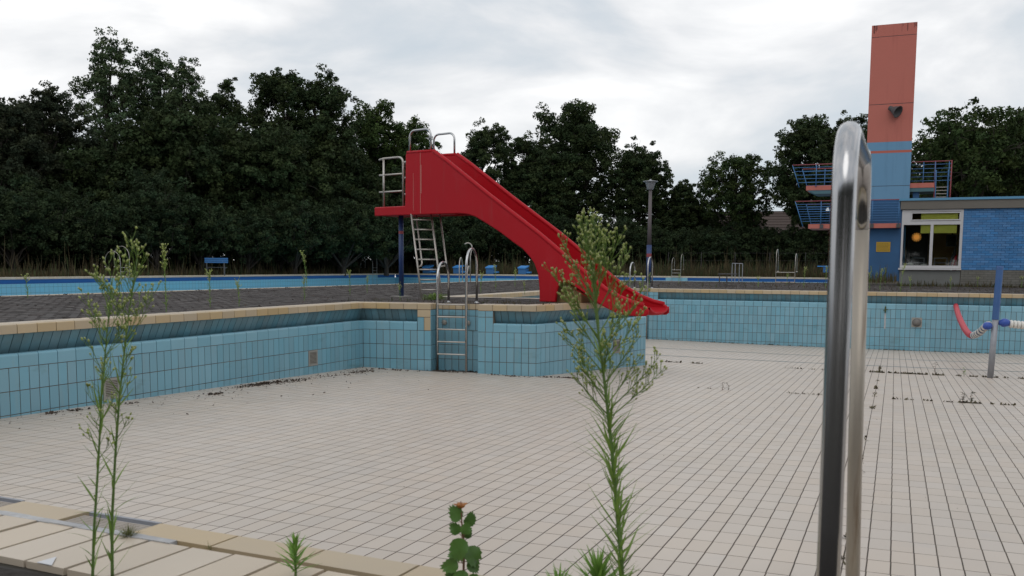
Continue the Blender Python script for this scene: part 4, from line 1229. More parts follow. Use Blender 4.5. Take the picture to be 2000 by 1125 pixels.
# brick walls: recessed joint sheet and single bricks
bbox('brick_backing', 'brick_joint_blue', WX1 + .0, BW, .012, .16, .595, 2.748)
bbox('brick_backing', 'brick_joint_grey', WX1 + .0, BW, .012, .16, -.1, .595)
def brick_wall(x0, x1, z0, z1, m_, nm):
    LB, HB = .25, .0833
    lst = []
    r_ = random.Random(17)
    row = 0
    z = z0
    while z + HB * .6 < z1:
        x = x0 - (LB / 2 if row % 2 else 0)
        while x < x1:
            a, b = max(x, x0), min(x + LB, x1)
            if b - a > .03: lst.append((a, b, z, min(z + HB, z1)))
            x += LB
        z += HB; row += 1
    return lst
cnt = 0
st_b = {}
def brick_me(w, h, m_):
    def mk():
        mb = MB(); mb.box(-w / 2 + .005, w / 2 - .005, 0, .02, -h / 2 + .005, h / 2 - .005); return mb.mesh('brick', m_)
    return shared(('brick', round(w, 3), round(h, 3), m_.name), mk)
bl_list = [(q, 'brick_blue') for q in brick_wall(WX1, BW, .60, 2.746, 'brick_blue', 'brick')] + [(q, 'brick_grey') for q in brick_wall(WX1, BW, -.06, .593, 'brick_grey', 'brick')]
bl_list.sort(key=lambda q: q[0][0])
for (a, b, z0, z1), mm in bl_list:
    yy = -.004 + random.uniform(-.0025, .0025) - (.012 if (mm == 'brick_blue' and 3.33 < (a + b) / 2 < 3.62) else 0)
    if cnt < 290 and a < 4.2:
        link('brick', brick_me(b - a, z1 - z0, M[mm]), bd, Matrix.Translation(((a + b) / 2, yy, (z0 + z1) / 2))); cnt += 1
    else:
        st_b.setdefault(mm, MB()).box(a + .005, b - .005, yy, yy + .02, z0 + .005, z1 - .005)
for mm, mb in st_b.items(): tag(mb.build('joined_bricks', M[mm], bd), kind='stuff')
# window
wn = MB()
wn.box(WX0, WX0 + .07, -.03, .10, .66, 2.735); wn.box(WX1 - .09, WX1, -.03, .10, .66, 2.735)
wn.box(WX0 + .07, WX1 - .09, -.03, .10, 2.66, 2.735); wn.box(WX0 + .07, WX1 - .09, -.03, .10, .66, .745); wn.box(WX0 + .07, WX1 - .09, -.03, .10, 2.20, 2.33)
wn.box(1.02, 1.12, -.03, .10, .745, 2.20); wn.box(WX0 + .07, .36, -.03, .10, 2.33, 2.66)
wn.box(.36, .40, -.045, .05, 2.345, 2.645); wn.box(1.94, 1.98, -.045, .05, 2.345, 2.645); wn.box(.40, 1.94, -.045, .05, 2.605, 2.645); wn.box(.40, 1.94, -.045, .05, 2.345, 2.385)
win = wn.build('window', M['frame_white'], bd)
bbox('sill', 'frame_white', WX0 - .05, WX1 + .01, -.10, .08, .59, .655, parent=win)
for nm, a, b, z0, z1 in (('pane', WX0 + .07, 1.02, .745, 2.20), ('pane', 1.12, WX1 - .09, .745, 2.20), ('pane', .40, 1.94, 2.385, 2.605)):
    mb = MB(); mb.box(a, b, .03, .036, z0, z1)
    gm = M.get('win_glass')
    if gm is None:
        gm = bpy.data.materials.new('win_glass'); gm.use_nodes = True; t = gm.node_tree; t.nodes.remove(t.nodes['Principled BSDF'])
        tr = t.nodes.new('ShaderNodeBsdfTransparent'); tr.inputs[0].default_value = (.92, .95, .94, 1)
        gl = t.nodes.new('ShaderNodeBsdfGlossy'); gl.inputs['Roughness'].default_value = .03
        fz = t.nodes.new('ShaderNodeFresnel'); fz.inputs[0].default_value = 1.5
        ms = t.nodes.new('ShaderNodeMixShader'); t.links.new(fz.outputs[0], ms.inputs[0]); t.links.new(tr.outputs[0], ms.inputs[1]); t.links.new(gl.outputs[0], ms.inputs[2])
        t.links.new(ms.outputs[0], t.nodes['Material Output'].inputs['Surface']); M['win_glass'] = gm
    mb.build(nm, gm, win)
def slats(a, b, z0, z1):
    mb = MB(); z = z0
    while z < z1 - .01:
        mb.add([(a, .062, z), (b, .062, z), (b, .068, z + .028), (a, .068, z + .028)], [(0, 1, 2, 3)]); z += .027
    o = mb.build('blind', M['blind'], win)
slats(.70, 1.90, 2.39, 2.60); slats(.70, 1.02, 1.90, 2.19); slats(1.125, 1.88, 1.90, 2.19)
# a paper sun on the pane, things on the window ledge inside
sun_d = empty('sun_ornament', 'orange paper sun hanging inside the left window pane', 'window ornament', P(-.42 + .575, BV + .020, DZ + 1.76), math.atan2(Uv.y, Uv.x))
mb = MB()
T_ = Matrix.Rotation(PI / 2, 4, 'X')
mb.lathe([(.105, -.004), (.105, .004)], 20, T_)
dsk = mb.build('sun_disc', M['orange'], sun_d)
for k in range(12):
    a = 2 * PI * k / 12
    mb = MB(); ca, sa = math.cos(a), math.sin(a)
    def rp(r, tt): return (r * ca - tt * sa, r * sa + tt * ca)
    pl = [rp(.115, -.026), rp(.175, 0), rp(.115, .026)]
    mb.add([(x, -.004, z) for x, z in pl] + [(x, .004, z) for x, z in pl], [(0, 1, 2), (5, 4, 3), (0, 3, 4, 1), (1, 4, 5, 2), (2, 5, 3, 0)])
    mb.build('sun_ray', M['orange'], sun_d)
def inside(name, label, cat, x, y, z): return empty(name, label, cat, P(-.42 + x, BV + y, DZ + z), math.atan2(Uv.y, Uv.x))
tv = inside('television', 'dark television hanging high inside the right window pane', 'television', 1.79, 1.0, 1.45)
mb = MB(); mb.box(-.20, .14, 0, .30, 0, .42); mb.build('tv_case', M['black'], tv); mb = MB(); mb.box(-.17, .11, -.004, 0, .04, .38); mb.build('tv_screen', M['glass'], tv); mb = MB(); mb.tube([(0, .2, .42), (0, .2, 1.2)], .03, 6); mb.build('tv_arm', M['black'], tv)
def chair(x, y, lab):
    o = inside('metal_chair', lab, 'chair', x, y, 0)
    for dx in (0, .42):
        mb = MB(); mb.tube([(dx, 0, 0), (dx, 0, 1.02)], .014, 6); mb.build('leg', M['galv'], o); mb = MB(); mb.tube([(dx, .42, 0), (dx, .42, .48)], .014, 6); mb.build('leg', M['galv'], o)
    mb = MB(); mb.box(-.02, .44, -.01, .44, .47, .50); mb.build('seat', M['base_blue'], o)
    mb = MB(); mb.tube([(0, 0, 1.02), (.42, 0, 1.02)], .014, 6); mb.tube([(0, 0, .85), (.42, 0, .85)], .012, 6); mb.build('backrest', M['galv'], o)
chair(.45, .9, 'tubular metal chair behind the left window pane, below the paper sun'); chair(1.22, .9, 'tubular metal chair behind the right window pane')
bt = inside('counter', 'dark counter inside along the window', 'counter', .25, .25, 0)
mb = MB(); mb.box(0, 1.6, 0, .5, .70, .745); mb.build('counter_top', M['dark_grey'], bt); mb = MB(); mb.box(0, 1.6, .1, .45, 0, .70); mb.build('counter_front', M['interior'], bt)
for x, lab in ((.16, 'pale round stone-like bundle on the window counter, left one'), (.62, 'flatter pale bundle on the window counter, near the window post')):
    o = inside('bundle', lab, 'bundle', .25 + x, .42, .745)
    mb = MB(); mb.lathe([(.0, 0), (.11, .01), (.12, .05), (.08, .10 if x < .3 else .06), (0, .11 if x < .3 else .07)], 10); mb.build('bundle_cloth', M['white_plastic'], o, smooth=True)
um = inside('parasol', 'folded dark parasol with a red cover leaning inside the right window corner', 'parasol', 1.80, .45, 0)
mb = MB(); mb.tube([(-.05, 0, .0), (.0, .1, .9), (.12, .2, 1.5)], [.05, .10, .02], 8); mb.build('folded_canopy', M['black'], um)
mb = MB(); mb.tube([(.02, -.02, .0), (.06, -.02, .8), (.14, .04, 1.14)], [.09, .10, .02], 8); mb.build('cover', M['red'], um)
mb = MB(); mb.tube([(-.03, -.11, .55), (.05, -.12, .95)], .018, 5); mb.build('strap', M['white_plastic'], um)

# ================================================================== small things on the far deck and banks
for u in (-34.2, -31.6, -28.9, -26.3, -23.5, -20.7):
    i_ = {-34.2: 'leftmost blue starting block, seen between the rungs of the slide ladder', -31.6: 'blue starting block just left of the hooped thin ladder',
          -28.9: 'blue starting block right of the bent pipe', -26.3: 'blue starting block close to the red slide support', -23.5: 'blue starting block mostly hidden behind the red slide', -20.7: 'blue starting block right of the red slide, behind the tall weed'}[u]
    b = empty('starting_block', i_, 'starting block', P(u, 64.75, DZ), math.atan2(Uv.y, Uv.x), 'starting blocks along the back of the pool')
    mb = MB(); mb.prism(ccw([(-.05, .44), (.62, .56), (.62, .66), (-.05, .52)]), -.30, .36); mb.build('platform', M['block_blue'], b)
    mb = MB(); mb.box(-.27, .33, .02, .60, .02, .44); mb.build('body', M['board_blue'], b)
    mb = MB(); mb.box(.33, .62, .1, .45, .10, .22); mb.build('step', M['block_blue'], b)
bb = empty('bench', 'blue board on thin legs on the grass bank under the dark trees', 'bench', (-16.76, 54.0, DZ - .02), .05)
for z in (.80, .90, 1.0):
    mb = MB(); mb.box(-.66, .64, -.02, .02, z - .085, z); mb.build('board', M['board_blue'], bb)
for x in (-.55, .43):
    mb = MB(); mb.box(x - .03, x + .03, -.03, .03, 0, .72); mb.box(x - .03, x + .03, .02, .35, .40, .45); mb.build('leg', M['dark_grey'], bb)
mb = MB(); mb.box(-.6, .5, .03, .38, .45, .48); mb.build('seat', M['dark_grey'], bb)
tb = empty('table', 'low dark table on thin legs on the deck near the diving pool', 'table', (7.2, 32.0, DZ), -.2)
mb = MB(); mb.box(-.29, .33, -.3, .3, .40, .43); mb.build('tabletop', M['dark_grey'], tb)
for x, y in ((-.24, -.25), (.0, .25), (-.24, .25), (.0, -.25)):
    mb = MB(); mb.tube([(x, y, 0), (x, y, .40)], .016, 6); mb.build('leg', M['dark_grey'], tb)
mf = empty('clothes_rack', 'thin grey tubular rack standing behind the low dark table', 'rack', (9.39, 40.0, DZ), -.3)
for x, y in ((-.05, 0), (.25, 0), (-.22, .6), (.08, .6)):
    mb = MB(); mb.tube([(x, y, 0), (x, y, .80)], .018, 6); mb.build('leg', M['galv'], mf)
mb = MB(); mb.tube([(-.22, .6, .80), (-.05, 0, .80), (.25, 0, .79), (.08, .6, .8)], .018, 6); mb.build('top_bar', M['galv'], mf)
sb = empty('spring_board', 'small blue board sticking out beside the near handrail, far away', 'board', (19.6, 59.0, DZ), -.39)
mb = MB(); mb.box(-.7, 1.2, -.25, .25, .70, .76); mb.build('board', M['block_blue'], sb); mb = MB(); mb.box(-.35, 1.2, -.2, .2, .35, .695); mb.build('bracket', M['board_blue'], sb); mb = MB(); mb.box(.4, 1.0, -.2, .2, -.1, .345); mb.build('pedestal', M['concrete'], sb)

# wire fence at the back right
fe = empty('wire_fence', 'thin wire mesh fence along the dark hedge at the back', 'fence', P(-17, 71.5, .43), math.atan2(Uv.y, Uv.x))
for k in range(11):
    mb = MB(); mb.tube([(k * 2.5, 0, 0), (k * 2.5, 0, 1.75)], .02, 6); mb.build('fence_post', M['dark_grey'], fe)
mb = MB()
for z in (.1, .6, 1.15, 1.7): mb.tube([(0, 0, z), (25, 0, z)], .004, 4)
mb.build('fence_wires', M['dark_grey'], fe)

# house behind the trees
ho = empty('house', 'brick house with a brown tiled roof half hidden behind the trees', 'house', (26.5, 98.0, .4), -.30)
mb = MB(); mb.box(-8, 8, 0, 8, 0, 3.2); mb.build('wall', M['house_brick'], ho)
mb = MB()
for sgn in (0, 1):
    for r in range(12):
        f0, f1 = r / 12, (r + 1) / 12 + .01
        y0, y1 = (-.5 + 4.5 * f0, -.5 + 4.5 * f1) if sgn == 0 else (8.5 - 4.5 * f0, 8.5 - 4.5 * f1)
        z0, z1 = 3.0 + 3.6 * f0 + .05, 3.0 + 3.6 * f1
        mb.add([(-8.5, y0, z0), (8.5, y0, z0), (8.5, y1, z1), (-8.5, y1, z1)], [(0, 1, 2, 3)])
rf_ = mb.build('roof', M['roof_tile'], ho)
mb = MB(); mb.add([(-8, 0, 3.2), (-8, 8, 3.2), (-8, 4, 6.5), (8, 0, 3.2), (8, 8, 3.2), (8, 4, 6.5)], [(0, 1, 2), (5, 4, 3)]); mb.build('gable', M['house_brick'], ho)
mb = MB(); mb.box(2, 2.7, 3.2, 3.9, 5.5, 7.4); mb.build('chimney', M['house_brick'], rf_)
for x in (-5, -1, 3.5):
    mb = MB(); mb.box(x, x + 1.3, -.03, .1, 1.0, 2.3); o = mb.build('window', M['frame_white'], ho)
    mb = MB(); mb.box(x + .08, x + 1.22, -.035, -.031, 1.08, 2.22); mb.build('pane', M['glass'], o)

# ================================================================== trees
def leaf_cloud(r, centers, sig, per, size, flat=.35):
    """leaf quads scattered round cluster centres; returns verts, faces, tint"""
    n = len(centers) * per
    c = np.repeat(centers, per, axis=0)
    s = np.repeat(sig, per)[:, None]
    dirs = r.normal(size=(n, 3)); dirs /= np.linalg.norm(dirs, axis=1, keepdims=True)
    rad = r.uniform(.15, 1.0, (n, 1)) ** .5
    p = c + dirs * rad * s * np.array([1, 1, .72])
    nrm = dirs * .55 + r.normal(size=(n, 3)) * .6 + np.array([0, 0, .35])
    nrm /= np.linalg.norm(nrm, axis=1, keepdims=True)
    a = np.cross(nrm, r.normal(size=(n, 3))); a /= np.linalg.norm(a, axis=1, keepdims=True)
    b = np.cross(nrm, a)
    sz = size * r.uniform(.6, 1.35, (n, 1))
    q = np.stack([p - a * sz * .62 - b * sz * .25, p + b * sz * .55 + nrm * sz * .12, p + a * sz * .62 - b * sz * r.uniform(.1, .35, (n, 1))], 1)
    V_ = q.reshape(-1, 3)
    F_ = np.arange(n * 3).reshape(-1, 3)
    tc_ = np.repeat(r.uniform(.62, 1.42, len(centers)), per) * r.uniform(.86, 1.14, n)
    hue = np.repeat(r.uniform(-.10, .12, len(centers)), per)
    col = np.stack([tc_ * (1 + hue), tc_, tc_ * (1 - hue)], 1)
    return V_, F_, np.repeat(col, 3, axis=0)
LEAFM = dict(maple='leaf_maple', poplar='leaf_poplar', oak='leaf_oak', linden='leaf_linden', hornbeam='leaf_hornbeam', open='leaf_open', shrub='leaf_shrub')
PAR = dict(  # lobes, lobe radius share, clusters per lobe, leaves per cluster, leaf size, crown flatness
    maple=(28, .36, 26, 56, .165, 1.0), poplar=(34, .29, 19, 46, .14, 1.0), oak=(32, .36, 28, 56, .155, 1.0),
    linden=(28, .41, 28, 56, .165, 1.0), hornbeam=(28, .38, 28, 56, .15, 1.0), open=(26, .33, 19, 46, .155, 1.0), shrub=(18, .43, 20, 50, .14, 1.0))
def make_tree(kind, x, y, H, R, hb, seed, label, group=None, name=None):
    r = np.random.default_rng(seed)
    root = empty(name or {'maple': 'maple_tree', 'poplar': 'poplar_tree', 'oak': 'oak_tree', 'linden': 'linden_tree', 'hornbeam': 'hornbeam_tree', 'open': 'spreading_tree', 'shrub': 'shrub'}[kind], label, 'shrub' if kind == 'shrub' else 'tree', (x, y, .43), r.uniform(0, 6.28), group)
    nl, lr, ncl, per, size, _ = PAR[kind]
    ch = H - hb
    lob = []
    zc, az = hb + ch * .5, ch * .5
    for k in range(nl):
        yy = 1 - 2 * (k + .5) / nl
        if kind == 'shrub': yy = 1 - 1.35 * (k + .5) / nl
        rad = math.sqrt(max(0, 1 - yy * yy)); a = k * 2.39996 + r.uniform(-.35, .35)
        lz = R * lr * r.uniform(.72, 1.25)
        if kind == 'poplar': wide = (.95 - .35 * yy) * (1 if yy > -.6 else .8)
        elif kind == 'hornbeam': wide = 1.05 - .42 * yy
        elif kind == 'open': wide = 1.0 + .12 * yy
        else: wide = 1.0 - .08 * yy
        fr = r.uniform(.78, 1.08)
        px_, py_ = rad * math.cos(a) * wide * fr * (R - lz * .6), rad * math.sin(a) * wide * fr * (R - lz * .6)
        lob.append((px_, py_, max(lz * .5, min(H - lz * .85, zc + yy * fr * (az - lz * .6) + r.uniform(-.2, .2))), lz))
    for k in range(5):
        lob.append((r.uniform(-.35, .35) * R, r.uniform(-.35, .35) * R, zc + r.uniform(-.5, .6) * az * .7, R * lr * 1.1))
    cs, sg = [], []
    for lx, ly, lz, lrad in lob:
        nn = int(ncl * max(.4, (lrad / (R * lr)) ** 1.5))
        d = r.normal(size=(nn, 3)); d /= np.linalg.norm(d, axis=1, keepdims=True)
        rd = np.where(r.random((nn, 1)) < .10, r.uniform(1.0, 1.35, (nn, 1)), r.uniform(.30, 1.02, (nn, 1)))
        cs.append(np.array([lx, ly, lz]) + d * rd * lrad * np.array([1.0, 1.0, 1.35 if kind == 'poplar' else .9]))
        sg.append(r.uniform(.28, .52, nn) * max(.55, R / 3.6))
    C = np.concatenate(cs); S = np.concatenate(sg)
    V_, F_, col = leaf_cloud(r, C, S, per, size * max(.8, min(1.25, R / 3.2)))
    V_[:, 2] = np.maximum(V_[:, 2], .05)
    link('crown', np_mesh('crown', V_, F_, M[LEAFM[kind]], tint=col), root)
    # trunk with limbs
    mb = MB()
    tr = .035 * R + .012 * H
    bend = r.uniform(-.04, .04, 2) * H
    top_z = H * (.86 if kind != 'shrub' else .6)
    tp = [Vector((0, 0, -.1)), Vector((bend[0] * .2, bend[1] * .2, hb * .6)), Vector((bend[0] * .5, bend[1] * .5, hb + ch * .3)), Vector((bend[0], bend[1], top_z))]
    mb.tube(tp, [tr * 1.25, tr, tr * .7, tr * .15], 7)
    for k, (lx, ly, lz, lrad) in enumerate(lob):
        s0 = min(.8, max(.12, (lz - (1.1 + .5 * r.uniform()) * math.hypot(lx, ly)) / top_z))
        base = Vector((bend[0] * s0, bend[1] * s0, top_z * s0))
        mid = base.lerp(Vector((lx, ly, lz)), .55) + Vector((r.normal() * .15, r.normal() * .15, .05 * H * .3))
        tr0 = tr * (.42 if kind != 'open' else .5) * (1 - s0 * .55)
        e_ = Vector((lx, ly, lz))
        mb.tube([base, mid, e_], [tr0, tr0 * .65, tr0 * .22], 5)
        for q in range(4 if kind == 'open' else 2):
            d = Vector(r.normal(size=3)).normalized() * lrad
            mb.tube([mid.lerp(e_, .5 + .4 * r.uniform()), e_ + d * .55, e_ + d * 1.0 + Vector((0, 0, .1))], [tr0 * .3, tr0 * .18, tr0 * .06], 4)
    mb.build('trunk', M['bark'], root)
    return root
TREES = [
 ('maple', -29.4, 56, 10.4, 2.6, 1.2, 'dark maple at the left edge of the photo'),
 ('maple', -28.5, 60, 11.6, 2.7, 1.3, 'dark maple left of the tall poplars, sky showing through its crown'),
 ('maple', -33.2, 58, 11.7, 2.6, 1.4, 'dark maple cut off by the left edge of the photo'),
 ('poplar', -30.6, 74, 17.8, 3.6, 4.0, 'tall pale green poplar, left one and broadest of the three'),
 ('poplar', -28.0, 76, 17.9, 3.2, 4.2, 'tall pale green poplar, middle one of the three'),
 ('poplar', -25.4, 75, 16.6, 2.4, 4.0, 'slender pale green poplar, right one of the three'),
 ('oak', -20.9, 70, 14.2, 2.6, 2.5, 'dark oak just right of the tall poplars'),
 ('linden', -22.0, 63, 11.2, 4.2, .8, 'broad dark linden in front of the poplars'),
 ('linden', -26.6, 60, 8.2, 3.6, .6, 'low dark linden between the left maples and the poplars'),
 ('oak', -17.5, 74, 15.9, 3.3, 2.0, 'high dark oak with a flat dense top, left of two'),
 ('oak', -14.7, 74, 15.6, 3.2, 2.0, 'high dark oak with a flat dense top, right of two'),
 ('linden', -17.2, 66, 10.4, 4.2, .8, 'broad dark linden below the two high oaks'),
 ('hornbeam', -11.5, 80, 14.8, 3.3, 1.8, 'brownish green hornbeam behind the guard rail of the slide'),
 ('hornbeam', -8.8, 82, 13.4, 2.9, 1.8, 'light green hornbeam behind the hoops of the slide'),
 ('linden', -12.9, 72, 9.6, 4.0, .7, 'dark linden behind the slide platform'),
 ('linden', -8.8, 78, 8.6, 3.9, .7, 'dark linden behind the upper part of the chute'),
 ('linden', -5.6, 80, 7.6, 3.2, .6, 'low dark linden behind the middle of the chute'),
 ('oak', -2.4, 84, 13.3, 2.9, 2.2, 'oak with a rounded top, left one of the group behind the chute'),
 ('oak', .8, 86, 12.3, 2.4, 2.4, 'smaller oak between the rounded oak and the big oak'),
 ('oak', 5.3, 88, 15.8, 4.6, 3.6, 'biggest oak, with a wide crown, above the flowering weed'),
 ('oak', 2.4, 85, 9.8, 3.0, 1.6, 'low oak in front of the biggest oak'),
 ('linden', 11.0, 84, 11.4, 3.0, 2.2, 'linden behind the lamp post'),
 ('linden', 14.9, 84, 8.3, 2.3, 1.5, 'small linden right of the lamp post'),
 ('open', 18.6, 80, 10.4, 3.2, 3.0, 'airy tree with visible limbs between the lamp post and the diving tower'),
 ('linden', 16.6, 87, 6.2, 2.2, 1.0, 'low linden left of the airy tree'),
 ('oak', 23.9, 76, 12.8, 3.4, 3.4, 'oak behind the left railings of the diving tower'),
 ('oak', 27.6, 78, 12.9, 2.4, 3.4, 'oak top showing just left of the diving tower'),
 ('linden', 32.4, 84, 12.9, 3.1, 3.4, 'linden behind the diving tower'),
 ('open', 31.4, 66, 12.0, 4.6, 3.0, 'spreading tree with dark limbs above the blue building'),
 ('oak', 37.3, 69, 12.3, 3.6, 2.8, 'oak at the right edge of the photo'),
 ('oak', 36.2, 78, 12.3, 3.4, 3.0, 'oak behind the spreading tree above the blue building'),
 ('linden', 30.5, 80, 8.0, 3.4, 1.2, 'low linden behind the stair of the diving tower'),
]
for k, (kd, x, y, H, R, hb, lab) in enumerate(TREES):
    make_tree(kd, x, y, H, R, hb, 100 + k, lab)
for k, (x, y, H, R) in enumerate([(-20, -16, 9, 4.5), (-12, -18, 10, 5), (-4, -16, 8.5, 4.5), (4, -18, 9, 5), (12, -16, 9, 4.5), (20, -14, 9, 5), (27, -8, 9, 4.5), (-27, -11, 9, 4.5)]):
    make_tree('linden', x, y, H, R, .8, 500 + k, 'broadleaf tree behind the photographer, reflected in the steel handrail', 'trees behind the photographer')
SHR = [(-25.7, 49, 4.2, 1.9), (-24.6, 52, 3.4, 2.3), (-22.1, 52, 4.0, 2.1), (-20.0, 53.5, 4.8, 1.8), (-18.6, 57, 4.4, 2.2), (-16.6, 60, 4.2, 2.4), (-14.4, 63, 4.7, 2.7), (-11.9, 67, 4.8, 2.8),
       (-9.4, 71, 4.8, 2.9), (-6.4, 75, 4.7, 2.9), (-3.0, 80, 5.0, 3.0), (.5, 82, 5.2, 3.2), (4.3, 82, 4.6, 3.0), (7.9, 80.5, 4.7, 2.9), (11.7, 80, 3.9, 2.8), (15.0, 78.5, 3.7, 2.4), (18.2, 78.5, 4.0, 2.5),
       (21.5, 78, 3.8, 2.5), (24.4, 76.5, 3.7, 2.5), (27.7, 76, 3.9, 2.6), (31.5, 75, 4.0, 2.6), (-28.3, 50, 5.0, 2.2), (-27.0, 54, 5.5, 2.6), (-21.0, 57, 6.0, 2.4), (-15.9, 65, 6.0, 2.8), (-12.6, 69, 6.0, 2.8)]
SHLAB = ['below the left maples, at the left edge of the photo', 'left of the ladder seen behind the left weeds', 'right behind the left flowering weeds', 'tallest one, just right of the left flowering weeds',
         'left of the blue bench', 'right behind the blue bench', 'right of the blue bench, below the pair of high oaks', 'halfway between the blue bench and the slide post', 'left of the blue slide post, below the platform',
         'behind the slide ladder', 'behind the bent pipe and the pool ladder', 'below the arch of the chute', 'behind the lower chute of the slide', 'behind the flowering weed in front of the slide', 'left of the lamp post foot', 'right of the lamp post foot',
         'behind the thin ladder right of the lamp post', 'below the airy tree', 'right of the airy tree, in front of the house', 'left of the near handrail, below the platforms of the tower', 'hidden behind the diving tower',
         'cut off by the left edge, in the front', 'below the left maples, in the second row', 'in the second row below the poplars', 'in the second row right of the blue bench', 'in the second row left of the slide post']
for k, (x, y, H, R) in enumerate(SHR):
    make_tree('shrub', x, y, H * 1.05, R * 1.15, .15, 300 + k, 'dark hedge shrub ' + SHLAB[k], 'shrubs of the hedge below the trees')
# dense undergrowth behind the shrubs: reads as one mass
rh = np.random.default_rng(55)
def hedge(name, n_, ufn, vfn, h):
    u, v = ufn(n_), vfn(n_)
    c = u[:, None] * np.array(Uv) + v[:, None] * np.array(Vv)
    c[:, 2] = .4 + rh.uniform(0, 1, n_) ** .9 * (h + .8 * np.sin(u * .9 + v * .7))
    V_, F_, col = leaf_cloud(rh, c, rh.uniform(.45, .8, n_), 40, .21)
    tag(link(name, np_mesh(name, V_, F_, M['leaf_shrub'], tint=col)), kind='stuff')
hedge('undergrowth', 1500, lambda k: rh.uniform(-51, -47.5, k), lambda k: rh.uniform(18, 84, k), 4.6)
hedge('undergrowth', 1100, lambda k: rh.uniform(-53, -50, k), lambda k: rh.uniform(10, 84, k), 1.2)
hedge('undergrowth', 1100, lambda k: rh.uniform(-50, 14, k), lambda k: rh.uniform(83, 86, k), 1.2)
hedge('undergrowth', 1500, lambda k: rh.uniform(-48, 8, k), lambda k: rh.uniform(80.5, 83.5, k), 3.8)
# deep wood behind the first rows
for k, (x, y, H, R) in enumerate([(-38, 78, 11, 4.2), (-33, 82, 11, 4.2), (-24, 84, 11.5, 4.4), (-18.5, 86, 11.5, 4.4), (-13, 90, 11, 4.2), (-4, 95, 9, 4.2), (-40, 66, 11.5, 4), (-36, 70, 11.5, 4)]):
    make_tree('linden', x, y, H, R, .8, 400 + k, 'dark broadleaf tree in the wood behind the front row of trees', 'trees of the wood behind')

# ================================================================== weeds
def blade(mb, p, d, L, w, droop=.3, k=0, up=Vector((0, 0, 1)), segs=4):
    """narrow folded leaf that arches over"""
    d = d.normalized(); side = d.cross(up)
    side = side.normalized() if side.length > 1e-4 else Vector((1, 0, 0))
    L_, R_ = [], []
    c = Vector(p); dd = d.copy(); pts = []
    for i in range(segs + 1):
        t = i / segs
        ww = w * (.35 + 1.0 * t if t < .35 else 1.06 * (1 - t) + .02) * .5 if i < segs else w * .04
        pts.append((c.copy(), ww, dd.copy()))
        dd = (dd + Vector((0, 0, -droop / segs))).normalized()
        c = c + dd * (L / segs)
    vs, fs = [], []
    for c, ww, dd in pts:
        nrm = side.cross(dd).normalized()
        vs += [c - side * ww + nrm * ww * .35, c, c + side * ww + nrm * ww * .35]
    for i in range(segs):
        a = i * 3
        fs += [(a, a + 1, a + 4, a + 3), (a + 1, a + 2, a + 5, a + 4)]
    mb.add(vs, fs, k)
def head(mb, p, d, r, L):
    """small closed flower head: green cup (0) and pale tip (1)"""
    d = d.normalized(); a = d.orthogonal().normalized(); b = d.cross(a)
    prof = [(.25, 0, 0), (1.0, .25, 0), (1.0, .6, 0), (.72, .85, 0)]
    vs = []; S_ = 6
    for rr_, h, _ in prof:
        for i in range(S_):
            vs.append(p + d * (h * L) + (a * math.cos(i * PI / 3) + b * math.sin(i * PI / 3)) * (r * rr_))
    fs = [(i * S_ + j, i * S_ + (j + 1) % S_, (i + 1) * S_ + (j + 1) % S_, (i + 1) * S_ + j) for i in range(3) for j in range(S_)]
    mb.add(vs, fs, 0)
    tv_ = [p + d * (.85 * L) + (a * math.cos(i * PI / 3) + b * math.sin(i * PI / 3)) * (r * .72) for i in range(S_)] + [p + d * (L * 1.12)]
    mb.add(tv_, [(i, (i + 1) % S_, 6) for i in range(S_)], 1)

